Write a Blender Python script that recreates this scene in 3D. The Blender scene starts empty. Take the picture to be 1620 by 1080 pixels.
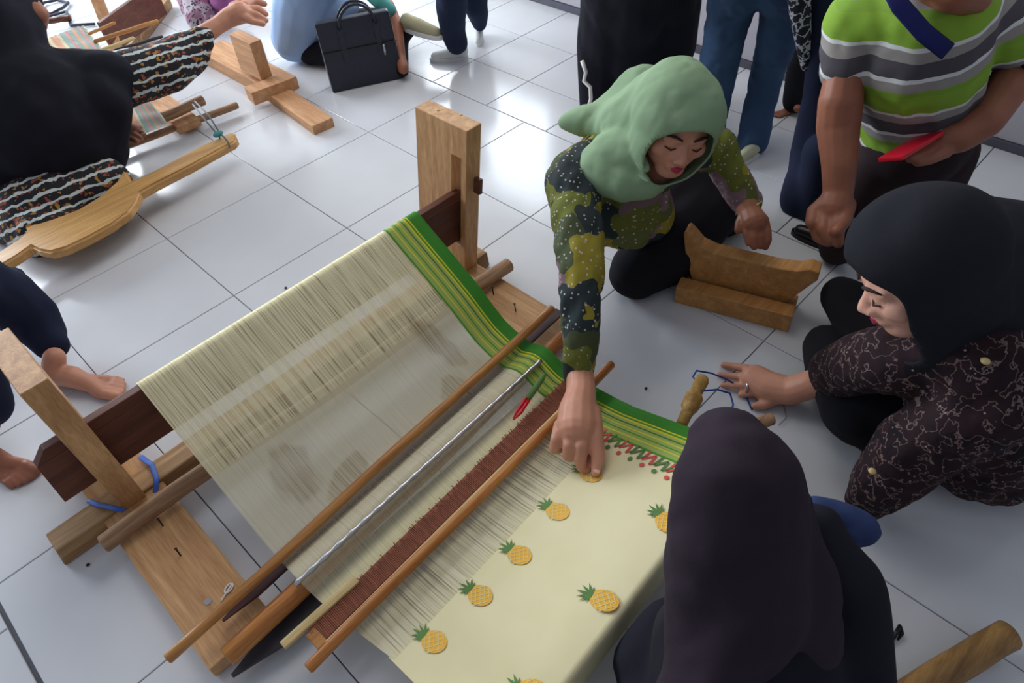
import bpy, bmesh, math, random
import numpy as np
from mathutils import Vector, Matrix, noise
random.seed(4)
S = bpy.context.scene
COL = S.collection

# ------------------------------------------------------------------ camera
CR = Vector((0.6928, -0.7186, -0.0597)).normalized()      # camera right in the world
CD = Vector((-0.5508, -0.4740, -0.6870))                  # camera down
CF = CR.cross(CD).normalized()                            # camera forward
if CF.z > 0: CF = -CF
CD = CF.cross(CR).normalized()
if CD.z > 0: CD = -CD
CAM = Vector((-0.4707, -2.0598, 1.3333))
FPX = 1134.8
cam = bpy.data.cameras.new('camera'); camo = bpy.data.objects.new('camera', cam); COL.objects.link(camo)
cam.sensor_width = 36; cam.lens = FPX * 36 / 1620; cam.clip_start = .02
R3 = Matrix((CR, -CD, -CF)).transposed()
camo.matrix_world = Matrix.Translation(CAM) @ R3.to_4x4()
S.camera = camo

# ------------------------------------------------------------------ light
S.view_settings.view_transform = 'Standard'; S.view_settings.look = 'None'
S.view_settings.gamma = 1; S.view_settings.use_curve_mapping = False
S.view_settings.exposure = 0.45
W = bpy.data.worlds.new('world'); S.world = W; W.use_nodes = True
bg = W.node_tree.nodes['Background']; bg.inputs[0].default_value = (.80, .86, 1, 1); bg.inputs[1].default_value = .27

def area(name, loc, tgt, sx, sy, power, col):
    l = bpy.data.lights.new(name, 'AREA'); l.shape = 'RECTANGLE'; l.size = sx; l.size_y = sy
    l.energy = power; l.color = col
    o = bpy.data.objects.new(name, l); COL.objects.link(o); o.location = loc
    o.rotation_euler = (Vector(tgt) - Vector(loc)).to_track_quat('-Z', 'Y').to_euler()
    return o
area('window_daylight', (-.6, 4.3, 1.7), (0, 0, .1), 3.6, 1.8, 250, (.83, .905, 1))
area('ceiling_light', (.9, -.1, 2.5), (.4, -.9, 0), 1.4, 1.4, 14, (1, .93, .84))

# ------------------------------------------------------------------ helpers
def ray(px, py):
    return (CF + CR * ((px - 810) / FPX) + CD * ((py - 540) / FPX))
def at(px, py, z=0.):
    """point at height z seen at a pixel of the survey photograph"""
    d = ray(px, py); return CAM + d * ((z - CAM.z) / d.z)
def J(px, py, z, rpx):
    """joint: point at height z, radius from its apparent half-width"""
    p = at(px, py, z); dep = (p - CAM).dot(CF); return (p, rpx * dep / FPX)

def thing(name, label, cat, loc, group=None):
    o = bpy.data.objects.new(name, None); COL.objects.link(o); o.empty_display_size = .05
    o.location = loc; o['label'] = label; o['category'] = cat
    if group: o['group'] = group
    return o
WL = {}
def wloc(o):
    v = Vector((0, 0, 0))
    while o is not None: v += o.location; o = o.parent
    return v
def obj(name, bm, m, parent=None, smooth=False, label=None, loc=None):
    me = bpy.data.meshes.new(name)
    base = wloc(parent) if parent else Vector((0, 0, 0))
    if loc is not None: base = Vector(loc)
    if isinstance(bm, bpy.types.Mesh): me = bm; me.name = name; me.transform(Matrix.Translation(-base))
    else:
        bmesh.ops.translate(bm, verts=bm.verts, vec=-base)
        bm.normal_update(); bm.to_mesh(me); bm.free()
    me.materials.clear(); me.materials.append(m)
    if smooth: me.polygons.foreach_set('use_smooth', [True] * len(me.polygons))
    o = bpy.data.objects.new(name, me); COL.objects.link(o)
    if parent:
        o.parent = parent
        if loc is not None: o.location = base - wloc(parent)
    else: o.location = base
    if label: o['label'] = label
    return o
def tag(o, label, cat, group=None):
    o['label'] = label; o['category'] = cat
    if group: o['group'] = group
    return o

def box(bm, lo, hi, bev=0.):
    lo = Vector(lo); hi = Vector(hi)
    r = bmesh.ops.create_cube(bm, size=1); vs = r['verts']
    for v in vs: v.co = Vector([(lo[k] + hi[k]) / 2 + v.co[k] * (hi[k] - lo[k]) for k in range(3)])
    if bev:
        es = list({e for v in vs for e in v.link_edges})
        bmesh.ops.bevel(bm, geom=es, offset=bev, segments=2, affect='EDGES', profile=.6)
def hexa(bm, pts, bev=0.):
    """box from 8 corners: 4 bottom then 4 top"""
    v = [bm.verts.new(Vector(p)) for p in pts]
    fs = [bm.faces.new([v[i] for i in q]) for q in ((3, 2, 1, 0), (4, 5, 6, 7), (0, 1, 5, 4), (1, 2, 6, 5), (2, 3, 7, 6), (3, 0, 4, 7))]
    bmesh.ops.recalc_face_normals(bm, faces=fs)
    if bev: bmesh.ops.bevel(bm, geom=list({e for f in fs for e in f.edges}), offset=bev, segments=2, affect='EDGES', profile=.6)
def bar(bm, p0, p1, w, t, up=(0, 0, 1), bev=.001, w1=None, t1=None):
    """plank from p0 to p1, width w across, thickness t along up"""
    p0 = Vector(p0); p1 = Vector(p1); d = (p1 - p0).normalized(); s = d.cross(Vector(up)).normalized(); u = s.cross(d)
    w1 = w if w1 is None else w1; t1 = t if t1 is None else t1
    P = []
    for sg in (-1, 1):
        for p, ww, tt, a in ((p0, w, t, -1), (p1, w1, t1, -1), (p1, w1, t1, 1), (p0, w, t, 1)):
            P.append(p + s * (a * ww / 2) + u * (sg * tt / 2))
    hexa(bm, P, bev)
def tube(bm, pts, rad, seg=14, caps=True, flat=1., up=None):
    """swept tube with a radius for every point"""
    pts = [Vector(p) for p in pts]
    if not hasattr(rad, '__len__'): rad = [rad] * len(pts)
    rings = []; ref = None
    for i, p in enumerate(pts):
        t = (pts[min(i + 1, len(pts) - 1)] - pts[max(i - 1, 0)]).normalized()
        if ref is None:
            ref = Vector(up) if up else (Vector((0, 0, 1)) if abs(t.z) < .9 else Vector((1, 0, 0)))
        a = t.cross(ref).normalized(); b = a.cross(t).normalized(); ref = b
        rings.append([bm.verts.new(p + (a * math.cos(2 * math.pi * k / seg) + b * (flat * math.sin(2 * math.pi * k / seg))) * rad[i]) for k in range(seg)])
    for i in range(len(rings) - 1):
        for k in range(seg):
            bm.faces.new((rings[i][k], rings[i][(k + 1) % seg], rings[i + 1][(k + 1) % seg], rings[i + 1][k]))
    if caps:
        bm.faces.new(rings[0][::-1]); bm.faces.new(rings[-1])
    return rings
def rod_pts(p0, p1, r, n=14, wob=.0012, seed=0):
    p0 = Vector(p0); p1 = Vector(p1); P = []; Rr = []
    for i in range(n + 1):
        t = i / n; p = p0.lerp(p1, t)
        p += Vector((noise.noise(Vector((t * 3, seed, 0))), noise.noise(Vector((t * 3, seed, 5))), noise.noise(Vector((t * 3, seed, 9))))) * wob * 2
        P.append(p); Rr.append(r * (1 + .06 * noise.noise(Vector((t * 5, seed, 2)))))
    d = (p1 - p0).normalized()
    P = [P[0] - d * .0001] + P + [P[-1] + d * .0001]; Rr = [Rr[0] * .8] + Rr + [Rr[-1] * .8]
    P[1] = P[0] + d * .003; P[-2] = P[-1] - d * .003
    return P, Rr
def rod(name, p0, p1, r, m, parent=None, seed=0, flat=1., wob=.0012):
    bm = bmesh.new(); P, Rr = rod_pts(p0, p1, r, seed=seed, wob=wob); tube(bm, P, Rr, 16, flat=flat)
    return obj(name, bm, m, parent, smooth=True, loc=None if parent else (Vector(p0) + Vector(p1)) / 2)

def capsule(bm, a, b, ra, rb, seg=14, rg=4):
    a = Vector(a); b = Vector(b); d = b - a; L = d.length
    if L < 1e-5: d = Vector((0, 0, 1)); L = 1e-5
    d = d.normalized(); P = []; Rr = []
    for i in range(rg + 1):
        th = math.pi / 2 * i / rg; P.append(a - d * ra * math.cos(th)); Rr.append(max(ra * math.sin(th), 1e-4))
    n = max(1, int(L / .03))
    for i in range(1, n): P.append(a.lerp(b, i / n)); Rr.append(ra + (rb - ra) * i / n)
    for i in range(rg + 1):
        th = math.pi / 2 * i / rg; P.append(b + d * rb * math.sin(th)); Rr.append(max(rb * math.cos(th), 1e-4))
    tube(bm, P, Rr, seg)
def ellipsoid(bm, c, r, rot=None, seg=20, rings=14):
    q = bmesh.ops.create_uvsphere(bm, u_segments=seg, v_segments=rings, radius=1)
    Mx = (rot if rot is not None else Matrix.Identity(3))
    for v in q['verts']: v.co = Mx @ Vector((v.co.x * r[0], v.co.y * r[1], v.co.z * r[2])) + Vector(c)

def frame(f, u):
    """rotation whose y axis is f (forward) and z axis about u (up)"""
    f = Vector(f).normalized(); x = f.cross(Vector(u)).normalized(); u = x.cross(f)
    return Matrix((x, f, u)).transposed()

def skin(name, build, m, parent, voxel=.008, smooth=6, folds=(), cut=None, thick=0., label=None, adapt=None):
    """one continuous surface: union the volumes, remesh, relax, then fold"""
    bm = bmesh.new(); build(bm)
    me = bpy.data.meshes.new('t'); bm.to_mesh(me); bm.free()
    o = bpy.data.objects.new('t', me); COL.objects.link(o)
    md = o.modifiers.new('r', 'REMESH'); md.mode = 'VOXEL'; md.voxel_size = voxel
    if smooth:
        sm = o.modifiers.new('s', 'SMOOTH'); sm.factor = .5; sm.iterations = smooth
    dg = bpy.context.evaluated_depsgraph_get()
    out = bpy.data.meshes.new_from_object(o.evaluated_get(dg))
    bpy.data.objects.remove(o); bpy.data.meshes.remove(me)
    if folds:
        n = len(out.vertices)
        co = np.empty(n * 3); out.vertices.foreach_get('co', co); co = co.reshape(-1, 3)
        no = np.empty(n * 3); out.vertex_normals.foreach_get('vector', no); no = no.reshape(-1, 3)
        for amp, freq, dirv in folds:        # ridges run along dirv
            d = Vector(dirv).normalized(); d3 = np.array(d)
            along = co @ d3
            q = co - np.outer(along, d3) * .92
            q = q * freq
            h = np.array([noise.noise(Vector(v)) for v in q])
            h = 1.3 * h + .5 * (1 - 3 * np.abs(h)) * .5
            co = co + no * (h * amp)[:, None]
        out.vertices.foreach_set('co', co.ravel())
    if cut:
        b2 = bmesh.new(); b2.from_mesh(out)
        bmesh.ops.delete(b2, geom=[v for v in b2.verts if cut(v.co)], context='VERTS')
        for _ in range(14):          # smooth the rim of the opening
            mv = {}
            for v in b2.verts:
                nb = [e.other_vert(v) for e in v.link_edges if e.is_boundary]
                if len(nb) == 2: mv[v] = (v.co + (nb[0].co + nb[1].co) * .5) / 2
            for v, c_ in mv.items(): v.co = c_
            ring = {w_ for v in mv for e in v.link_edges for w_ in [e.other_vert(v)] if w_ not in mv}
            mv2 = {v: sum((e.other_vert(v).co for e in v.link_edges), Vector()) / len(v.link_edges) for v in ring}
            for v, c_ in mv2.items(): v.co = v.co.lerp(c_, .5)
        if thick:
            b2.normal_update()
            bmesh.ops.solidify(b2, geom=b2.faces[:], thickness=thick)
        b2.to_mesh(out); b2.free()
    r = obj(name, out, m, parent, smooth=True, label=label)
    return r

def chain(js):
    def f(bm):
        for c in js:
            for (a, ra), (b, rb) in zip(c[:-1], c[1:]): capsule(bm, a, b, ra, rb)
            if len(c) == 1: ellipsoid(bm, c[0][0], (c[0][1],) * 3)
    return f

# ------------------------------------------------------------------ materials
def newmat(name):
    m = bpy.data.materials.new(name); m.use_nodes = True
    nt = m.node_tree; return m, nt, nt.nodes['Principled BSDF']
def N(nt, t, **kw):
    n = nt.nodes.new(t)
    for k, v in kw.items():
        if k in n.inputs.keys(): n.inputs[k].default_value = v
        else: setattr(n, k, v)
    return n
def coords(nt, scale=(1, 1, 1), rot=(0, 0, 0)):
    tc = N(nt, 'ShaderNodeTexCoord'); mp = N(nt, 'ShaderNodeMapping')
    mp.inputs['Scale'].default_value = scale; mp.inputs['Rotation'].default_value = rot
    nt.links.new(tc.outputs['Object'], mp.inputs[0]); return mp.outputs[0]
def ramp(nt, fac, stops, interp='LINEAR'):
    r = N(nt, 'ShaderNodeValToRGB'); cr = r.color_ramp; cr.interpolation = interp
    while len(cr.elements) < len(stops): cr.elements.new(.5)
    for e, (p, c) in zip(cr.elements, stops): e.position = p; e.color = (*c[:3], c[3] if len(c) > 3 else 1)
    nt.links.new(fac, r.inputs[0]); return r.outputs[0]
def bump(nt, b, h, strength=.3, dist=.002):
    n = N(nt, 'ShaderNodeBump'); n.inputs['Strength'].default_value = strength; n.inputs['Distance'].default_value = dist
    nt.links.new(h, n.inputs['Height']); nt.links.new(n.outputs[0], b.inputs['Normal'])
def mixc(nt, fac, a, b, mode='MIX'):
    n = N(nt, 'ShaderNodeMix'); n.data_type = 'RGBA'; n.blend_type = mode
    for i, v in ((0, fac), (6, a), (7, b)):
        if isinstance(v, bpy.types.NodeSocket): nt.links.new(v, n.inputs[i])
        elif i == 0: n.inputs[0].default_value = v
        else: n.inputs[i].default_value = (*v, 1)
    return n.outputs[2]
def math_(nt, op, a, b=None, c=None):
    n = N(nt, 'ShaderNodeMath'); n.operation = op
    for i, v in enumerate((a, b, c)):
        if v is None: continue
        if isinstance(v, bpy.types.NodeSocket): nt.links.new(v, n.inputs[i])
        else: n.inputs[i].default_value = v
    return n.outputs[0]
def srgb(r, g, b):
    f = lambda c: ((c / 255 + .055) / 1.055) ** 2.4 if c > 10 else c / 255 / 12.92
    return (f(r), f(g), f(b))
def plain(name, c, rough=.6, metal=0., var=.12, nscale=25, bs=.15, spec=.4):
    m, nt, b = newmat(name)
    n = N(nt, 'ShaderNodeTexNoise'); n.inputs['Scale'].default_value = nscale; n.inputs['Detail'].default_value = 4
    nt.links.new(coords(nt), n.inputs['Vector'])
    lo = tuple(x * (1 - var) for x in c); hi = tuple(min(1, x * (1 + var)) for x in c)
    nt.links.new(ramp(nt, n.outputs['Fac'], [(.35, lo), (.65, hi)]), b.inputs['Base Color'])
    b.inputs['Roughness'].default_value = rough; b.inputs['Metallic'].default_value = metal
    b.inputs['Specular IOR Level'].default_value = spec
    if bs: bump(nt, b, n.outputs['Fac'], bs, .003)
    return m
def fabric(name, c, rough=.9, weave=900, var=.1, sheen=.0):
    m, nt, b = newmat(name)
    v = coords(nt)
    n = N(nt, 'ShaderNodeTexNoise'); n.inputs['Scale'].default_value = 9; n.inputs['Detail'].default_value = 6
    nt.links.new(v, n.inputs['Vector'])
    w = N(nt, 'ShaderNodeTexNoise'); w.inputs['Scale'].default_value = weave; nt.links.new(v, w.inputs['Vector'])
    lo = tuple(x * (1 - var) for x in c); hi = tuple(min(1, x * (1 + var)) for x in c)
    nt.links.new(ramp(nt, n.outputs['Fac'], [(.3, lo), (.7, hi)]), b.inputs['Base Color'])
    b.inputs['Roughness'].default_value = rough; b.inputs['Specular IOR Level'].default_value = .2
    if sheen: b.inputs['Sheen Weight'].default_value = sheen
    h = math_(nt, 'ADD', math_(nt, 'MULTIPLY', w.outputs['Fac'], .12), n.outputs['Fac'])
    bump(nt, b, h, .5, .006)
    return m
def wood(name, c, dark, axis='Y', rough=.5, scale=1., ring=1.):
    m, nt, b = newmat(name)
    st = {'X': (.9, 14, 14), 'Y': (14, .9, 14), 'Z': (14, 14, .9)}[axis]
    v = coords(nt, tuple(s * scale for s in st))
    n = N(nt, 'ShaderNodeTexNoise'); n.inputs['Scale'].default_value = 3.2; n.inputs['Detail'].default_value = 7; n.inputs['Distortion'].default_value = .6
    nt.links.new(v, n.inputs['Vector'])
    f = N(nt, 'ShaderNodeTexNoise'); f.inputs['Scale'].default_value = 22; f.inputs['Detail'].default_value = 3
    nt.links.new(v, f.inputs['Vector'])
    c1 = ramp(nt, n.outputs['Fac'], [(.28, dark), (.5, tuple((a + d_) / 2 for a, d_ in zip(c, dark))), (.66, c)])
    c2 = ramp(nt, f.outputs['Fac'], [(.35, (.72, .68, .62)), (.6, (1, 1, 1))])
    nt.links.new(mixc(nt, .6, c1, c2, 'MULTIPLY'), b.inputs['Base Color'])
    b.inputs['Roughness'].default_value = rough; b.inputs['Specular IOR Level'].default_value = .35
    bump(nt, b, f.outputs['Fac'], .25, .0012)
    return m

def batik(name, base, cols, scale=9., dots=(.8, .8, .75), dotscale=60, dotr=.16, lines=None, warp=.25, stretch=(1, 1, 1), dotmask=None):
    """large wandering patches with dots or wandering lines printed on cloth"""
    m, nt, b = newmat(name)
    v = coords(nt, stretch)
    wn = N(nt, 'ShaderNodeTexNoise'); wn.inputs['Scale'].default_value = scale * .8; wn.inputs['Detail'].default_value = 2
    nt.links.new(v, wn.inputs['Vector'])
    off = N(nt, 'ShaderNodeVectorMath', operation='SCALE'); nt.links.new(wn.outputs['Color'], off.inputs[0]); off.inputs['Scale'].default_value = warp
    ad = N(nt, 'ShaderNodeVectorMath', operation='ADD'); nt.links.new(v, ad.inputs[0]); nt.links.new(off.outputs[0], ad.inputs[1])
    vo = N(nt, 'ShaderNodeTexVoronoi'); vo.inputs['Scale'].default_value = scale; nt.links.new(ad.outputs[0], vo.inputs['Vector'])
    sp = N(nt, 'ShaderNodeSeparateColor'); nt.links.new(vo.outputs['Color'], sp.inputs[0])
    k = len(cols); col = ramp(nt, sp.outputs[0], [(i / k, c) for i, c in enumerate(cols)], 'CONSTANT')
    dv = N(nt, 'ShaderNodeTexVoronoi'); dv.inputs['Scale'].default_value = dotscale; nt.links.new(coords(nt), dv.inputs['Vector'])
    msk = math_(nt, 'LESS_THAN', dv.outputs['Distance'], dotr)
    g = ramp(nt, sp.outputs[1], [(0, (0, 0, 0)), (.45, (1, 1, 1))], 'CONSTANT')
    msk = math_(nt, 'MULTIPLY', msk, g)
    col = mixc(nt, msk, col, dots)
    if lines:
        lc, ls, lw = lines
        n2 = N(nt, 'ShaderNodeTexNoise'); n2.inputs['Scale'].default_value = ls; n2.inputs['Detail'].default_value = 3
        nt.links.new(v, n2.inputs['Vector'])
        a = math_(nt, 'ABSOLUTE', math_(nt, 'SUBTRACT', n2.outputs['Fac'], .5))
        col = mixc(nt, math_(nt, 'LESS_THAN', a, lw), col, lc)
    nt.links.new(col, b.inputs['Base Color'])
    b.inputs['Roughness'].default_value = .85; b.inputs['Specular IOR Level'].default_value = .2
    n = N(nt, 'ShaderNodeTexNoise'); n.inputs['Scale'].default_value = 16; n.inputs['Detail'].default_value = 5
    nt.links.new(coords(nt), n.inputs['Vector']); bump(nt, b, n.outputs['Fac'], .5, .008)
    return m

M = {}
M['skin'] = plain('skin', srgb(196, 138, 112), .5, var=.1, nscale=14, bs=.1)
M['skin_dark'] = plain('skin_dark', srgb(150, 94, 70), .5, var=.12, nscale=14, bs=.1)
M['skin_pale'] = plain('skin_pale', srgb(225, 170, 148), .5, var=.08, nscale=14, bs=.1)
M['lips'] = plain('lips', srgb(165, 42, 70), .35, var=.05)
M['brow'] = plain('brow', srgb(60, 38, 32), .8)
M['black_fabric'] = fabric('black_fabric', srgb(24, 24, 34))
M['black_fabric2'] = fabric('black_fabric_soft', srgb(30, 31, 38))
M['black_skirt'] = fabric('black_skirt', srgb(26, 26, 32))
M['navy'] = fabric('navy', srgb(36, 44, 66))
M['denim_navy'] = fabric('denim_navy', srgb(28, 34, 56))
M['purple_fabric'] = fabric('plum_fabric', srgb(44, 34, 44), var=.18)
M['green_hijab'] = fabric('green_hijab', srgb(136, 162, 128), .85, var=.05)
M['jeans'] = fabric('jeans', srgb(60, 84, 116), var=.22)
M['maroon_trouser'] = fabric('maroon_trouser', srgb(46, 34, 38))
M['blue_shirt'] = fabric('light_blue_shirt', srgb(160, 190, 228), var=.06)
M['blue_collar'] = fabric('blue_collar', srgb(48, 62, 100))
M['strap_blue'] = fabric('lanyard_blue', srgb(32, 36, 90))
M['magenta'] = fabric('magenta', srgb(150, 88, 140))
M['khaki'] = fabric('khaki_shoe', srgb(176, 170, 140), .8)
M['white_shoe'] = plain('white_shoe', srgb(222, 224, 222), .6, var=.05)
M['cream_shoe'] = plain('cream_shoe', srgb(196, 196, 164), .6, var=.05)
M['leather'] = plain('black_leather', srgb(34, 38, 52), .42, var=.1, nscale=60, bs=.2)
M['metal'] = plain('silver_metal', srgb(190, 190, 195), .3, metal=1., var=.05)
M['gold'] = plain('gold_metal', srgb(210, 190, 130), .3, metal=1., var=.05)
M['nail'] = plain('rusty_nail', srgb(70, 48, 42), .6, metal=.5)
M['red'] = plain('red_plastic', srgb(205, 20, 45), .35, var=.04)
M['black_plastic'] = plain('black_plastic', srgb(22, 22, 26), .35, var=.05)
M['white_plastic'] = plain('white_plastic', srgb(235, 232, 225), .35, var=.03)
M['teal'] = fabric('teal', srgb(80, 150, 145))
M['blue_strap'] = plain('blue_plastic_strap', srgb(52, 98, 190), .5, var=.15)
M['blue_string'] = plain('blue_string', srgb(44, 70, 150), .7)
M['grey_string'] = plain('grey_string', srgb(110, 120, 128), .7)
M['wood_post'] = wood('post_wood', srgb(216, 170, 118), srgb(176, 128, 84), 'Z')
M['wood_plank'] = wood('plank_wood', srgb(222, 178, 128), srgb(186, 138, 94), 'Y', .65)
M['wood_beam'] = wood('beam_wood', srgb(196, 158, 112), srgb(138, 102, 66), 'X', .6)
M['wood_rough'] = wood('rough_rod_wood', srgb(196, 156, 118), srgb(124, 90, 66), 'X', .65)
M['pole_wood'] = wood('pole_wood', srgb(158, 120, 70), srgb(100, 72, 42), 'X', .5)
M['wood_dark'] = wood('dark_board_wood', srgb(112, 66, 48), srgb(84, 46, 34), 'X', .5)
M['bamboo'] = wood('bamboo', srgb(204, 148, 82), srgb(158, 100, 52), 'X', .35)
M['bamboo_red'] = wood('bamboo_red', srgb(208, 142, 72), srgb(156, 90, 44), 'X', .35)
M['bamboo_pale'] = wood('bamboo_pale', srgb(226, 204, 148), srgb(196, 168, 112), 'X', .5)
M['lath_maroon'] = wood('lath_maroon', srgb(88, 50, 48), srgb(54, 30, 34), 'X', .45)
M['lath_black'] = plain('lath_black', srgb(46, 44, 50), .45, var=.15)
M['stand_wood'] = wood('stand_wood', srgb(206, 154, 92), srgb(178, 124, 70), 'X', .45)
M['yoke_wood'] = wood('yoke_wood', srgb(222, 176, 112), srgb(188, 140, 84), 'X', .45)
M['pine'] = wood('pine_wood', srgb(222, 172, 126), srgb(186, 136, 94), 'Y', .6)
M['reed'] = wood('reed_brown', srgb(168, 100, 74), srgb(120, 68, 50), 'Y', .7, scale=6)
M['yellow_wood'] = wood('toggle_wood', srgb(198, 160, 84), srgb(140, 104, 54), 'Z', .5)
M['dark_gap'] = plain('grout_dark', srgb(92, 92, 98), .9)
M['wall'] = plain('wall_tile', srgb(186, 182, 190), .35, var=.04, nscale=3, bs=.03)
M['wall_base'] = plain('wall_base', srgb(84, 84, 96), .4, var=.05)
M['plaster'] = plain('plaster', srgb(214, 212, 206), .8, var=.03)

def tile_mat():
    m, nt, b = newmat('glazed_tile')
    n = N(nt, 'ShaderNodeTexNoise'); n.inputs['Scale'].default_value = 2.2; n.inputs['Detail'].default_value = 5
    tc = N(nt, 'ShaderNodeNewGeometry'); nt.links.new(tc.outputs['Position'], n.inputs['Vector'])
    col = ramp(nt, n.outputs['Fac'], [(.3, srgb(204, 206, 210)), (.7, srgb(216, 218, 222))])
    sp = N(nt, 'ShaderNodeTexVoronoi'); sp.inputs['Scale'].default_value = 5.5; nt.links.new(tc.outputs['Position'], sp.inputs['Vector'])
    mk = math_(nt, 'LESS_THAN', sp.outputs['Distance'], .018)
    col = mixc(nt, math_(nt, 'MULTIPLY', mk, .6), col, srgb(120, 118, 116))
    nt.links.new(col, b.inputs['Base Color'])
    nt.links.new(ramp(nt, n.outputs['Fac'], [(.3, (.12,) * 3), (.7, (.2,) * 3)]), b.inputs['Roughness'])
    b.inputs['Specular IOR Level'].default_value = .55
    return m
M['tile'] = tile_mat()
def window_glow():
    m, nt, b = newmat('daylit_window_glass')
    b.inputs['Base Color'].default_value = (.8, .85, .9, 1)
    b.inputs['Emission Color'].default_value = (.82, .9, 1, 1); b.inputs['Emission Strength'].default_value = 5.5
    return m
M['window'] = window_glow()

# ------------------------------------------------------------------ setting
T = .4; G = .0022
bm = bmesh.new(); box(bm, (-2.6, -3.9, -.05), (2.3, 4.6, -.006))
floor = obj('floor', bm, M['dark_gap']); floor['kind'] = 'structure'
def tile_mesh(sx, sy):
    bm = bmesh.new(); box(bm, (0, 0, -.0065), (sx, sy, 0)); 
    bmesh.ops.bevel(bm, geom=[e for e in bm.edges if all(abs(v.co.z) < 1e-6 for v in e.verts)], offset=.0012, segments=1, affect='EDGES')
    me = bpy.data.meshes.new('tile'); bm.to_mesh(me); bm.free(); me.materials.append(M['tile']); return me
def put_tile(me, x, y, z=0):
    o = bpy.data.objects.new('tile', me); COL.objects.link(o); o.parent = floor; o.location = (x, y, z)
big = tile_mesh(T - G, T - G)
for i in range(-2, 3):
    for j in range(-8, 8):
        x = i * T + G / 2; y = -(j + 1) * T + G / 2
        if i == -2:
            continue
        put_tile(big, x, y)
edge = tile_mesh(T - G - .0, T - G)
for j in range(-8, 8): put_tile(edge, -2 * T + G / 2, -(j + 1) * T + G / 2)
for i in (-3, -4):
    for j in range(-8, 8): put_tile(big, i * T - .006, -(j + 1) * T + G / 2 - .11, .0)
# smaller tiles past the border line, laid half a tile out of step
cols_x = [(3.0, 3.585), (3.585, 4.29), (4.29, 5.05)]
for a, b_ in cols_x:
    g2 = .0035 if a == 3.0 else G
    me = tile_mesh((b_ - a) * T - g2, .75 * T - G)
    for k in range(-13, 9):
        j = .5 + .752 * k
        put_tile(me, a * T + g2 / 2 + (.001 if a == 3.0 else 0), -(j + .752) * T + G / 2)
# wall with panels and a dark skirting
bm = bmesh.new(); box(bm, (2.04, -3.9, 0), (2.2, .22, 2.6)); box(bm, (2.04, .22, 0), (2.2, 1.3, .5)); box(bm, (2.04, .22, 1.25), (2.2, 1.3, 2.6)); box(bm, (2.04, 1.3, 0), (2.2, 4.6, 2.6))
w = obj('wall_back', bm, M['plaster']); w['kind'] = 'structure'
def panel(y0, y1, z0, z1):
    bm = bmesh.new(); box(bm, (2.026, y0, z0), (2.04, y1, z1), .001); obj('wall_panel', bm, M['wall'], w)
yy = -3.64
while yy < .2:
    y1 = min(yy + .30, .215)
    for z0, z1 in ((.03, .50), (.503, 1.0)): panel(yy + .0015, y1 - .0015, z0, z1)
    yy += .30
bm = bmesh.new(); box(bm, (2.016, -3.9, 0), (2.04, 1.3, .028), .002)
o = obj('baseboard_back', bm, M['wall_base']); o['kind'] = 'structure'
bm = bmesh.new()
for y0, y1 in ((.22, .25), (.745, .775), (1.27, 1.3)): box(bm, (2.03, y0, .5), (2.08, y1, 1.25), .002)
for z0 in (.5, 1.22): box(bm, (2.03, .22, z0), (2.08, 1.3, z0 + .03), .002)
wf = obj('window_1', bm, M['white_plastic']); wf['kind'] = 'structure'
bm = bmesh.new(); box(bm, (2.10, .23, .51), (2.106, 1.29, 1.24)); obj('pane', bm, M['window'], wf)
bm = bmesh.new(); box(bm, (-2.6, 4.5, 0), (2.2, 4.6, .7)); box(bm, (-2.6, 4.5, 2.6 - .05), (2.2, 4.6, 2.6)); box(bm, (1.4, 4.5, .7), (2.2, 4.6, 2.55))
o = obj('wall_far', bm, M['plaster']); o['kind'] = 'structure'

# ------------------------------------------------------------------ main loom
loom = thing('loom', 'large light-wood floor loom carrying the pale pineapple cloth', 'loom', (0, -.9, 0))
def plank(x0, x1, y0, y1, z0=.004, z1=.04):
    bm = bmesh.new(); box(bm, (x0, y1, z0), (x1, y0, z1), .002); return obj('side_plank', bm, M['wood_plank'], loom)
pl_l = plank(-.572, -.438, -.62, -1.30)
pl_r = plank(.385, .512, -.62, -1.24)
for px, py, pr_ in ((258, 832, pl_l), (286, 879, pl_l), (781, 466, pl_r), (816, 492, pl_r)):
    p = at(px, py, .04); bm = bmesh.new(); tube(bm, [p - Vector((0, 0, .003)), p + Vector((0.001, .004, .022))], .0016, 8)
    tube(bm, [p + Vector((0.001, .004, .022)), p + Vector((.001, .004, .0235))], .0032, 8)
    obj('nail', bm, M['nail'], pr_)
for px, py, r in ((329, 951, .007),):
    p = at(px, py, .0402); bm = bmesh.new(); tube(bm, [p, p + Vector((0, 0, .0012))], r, 14); obj('screw_head', bm, M['metal'], pl_l)
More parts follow.
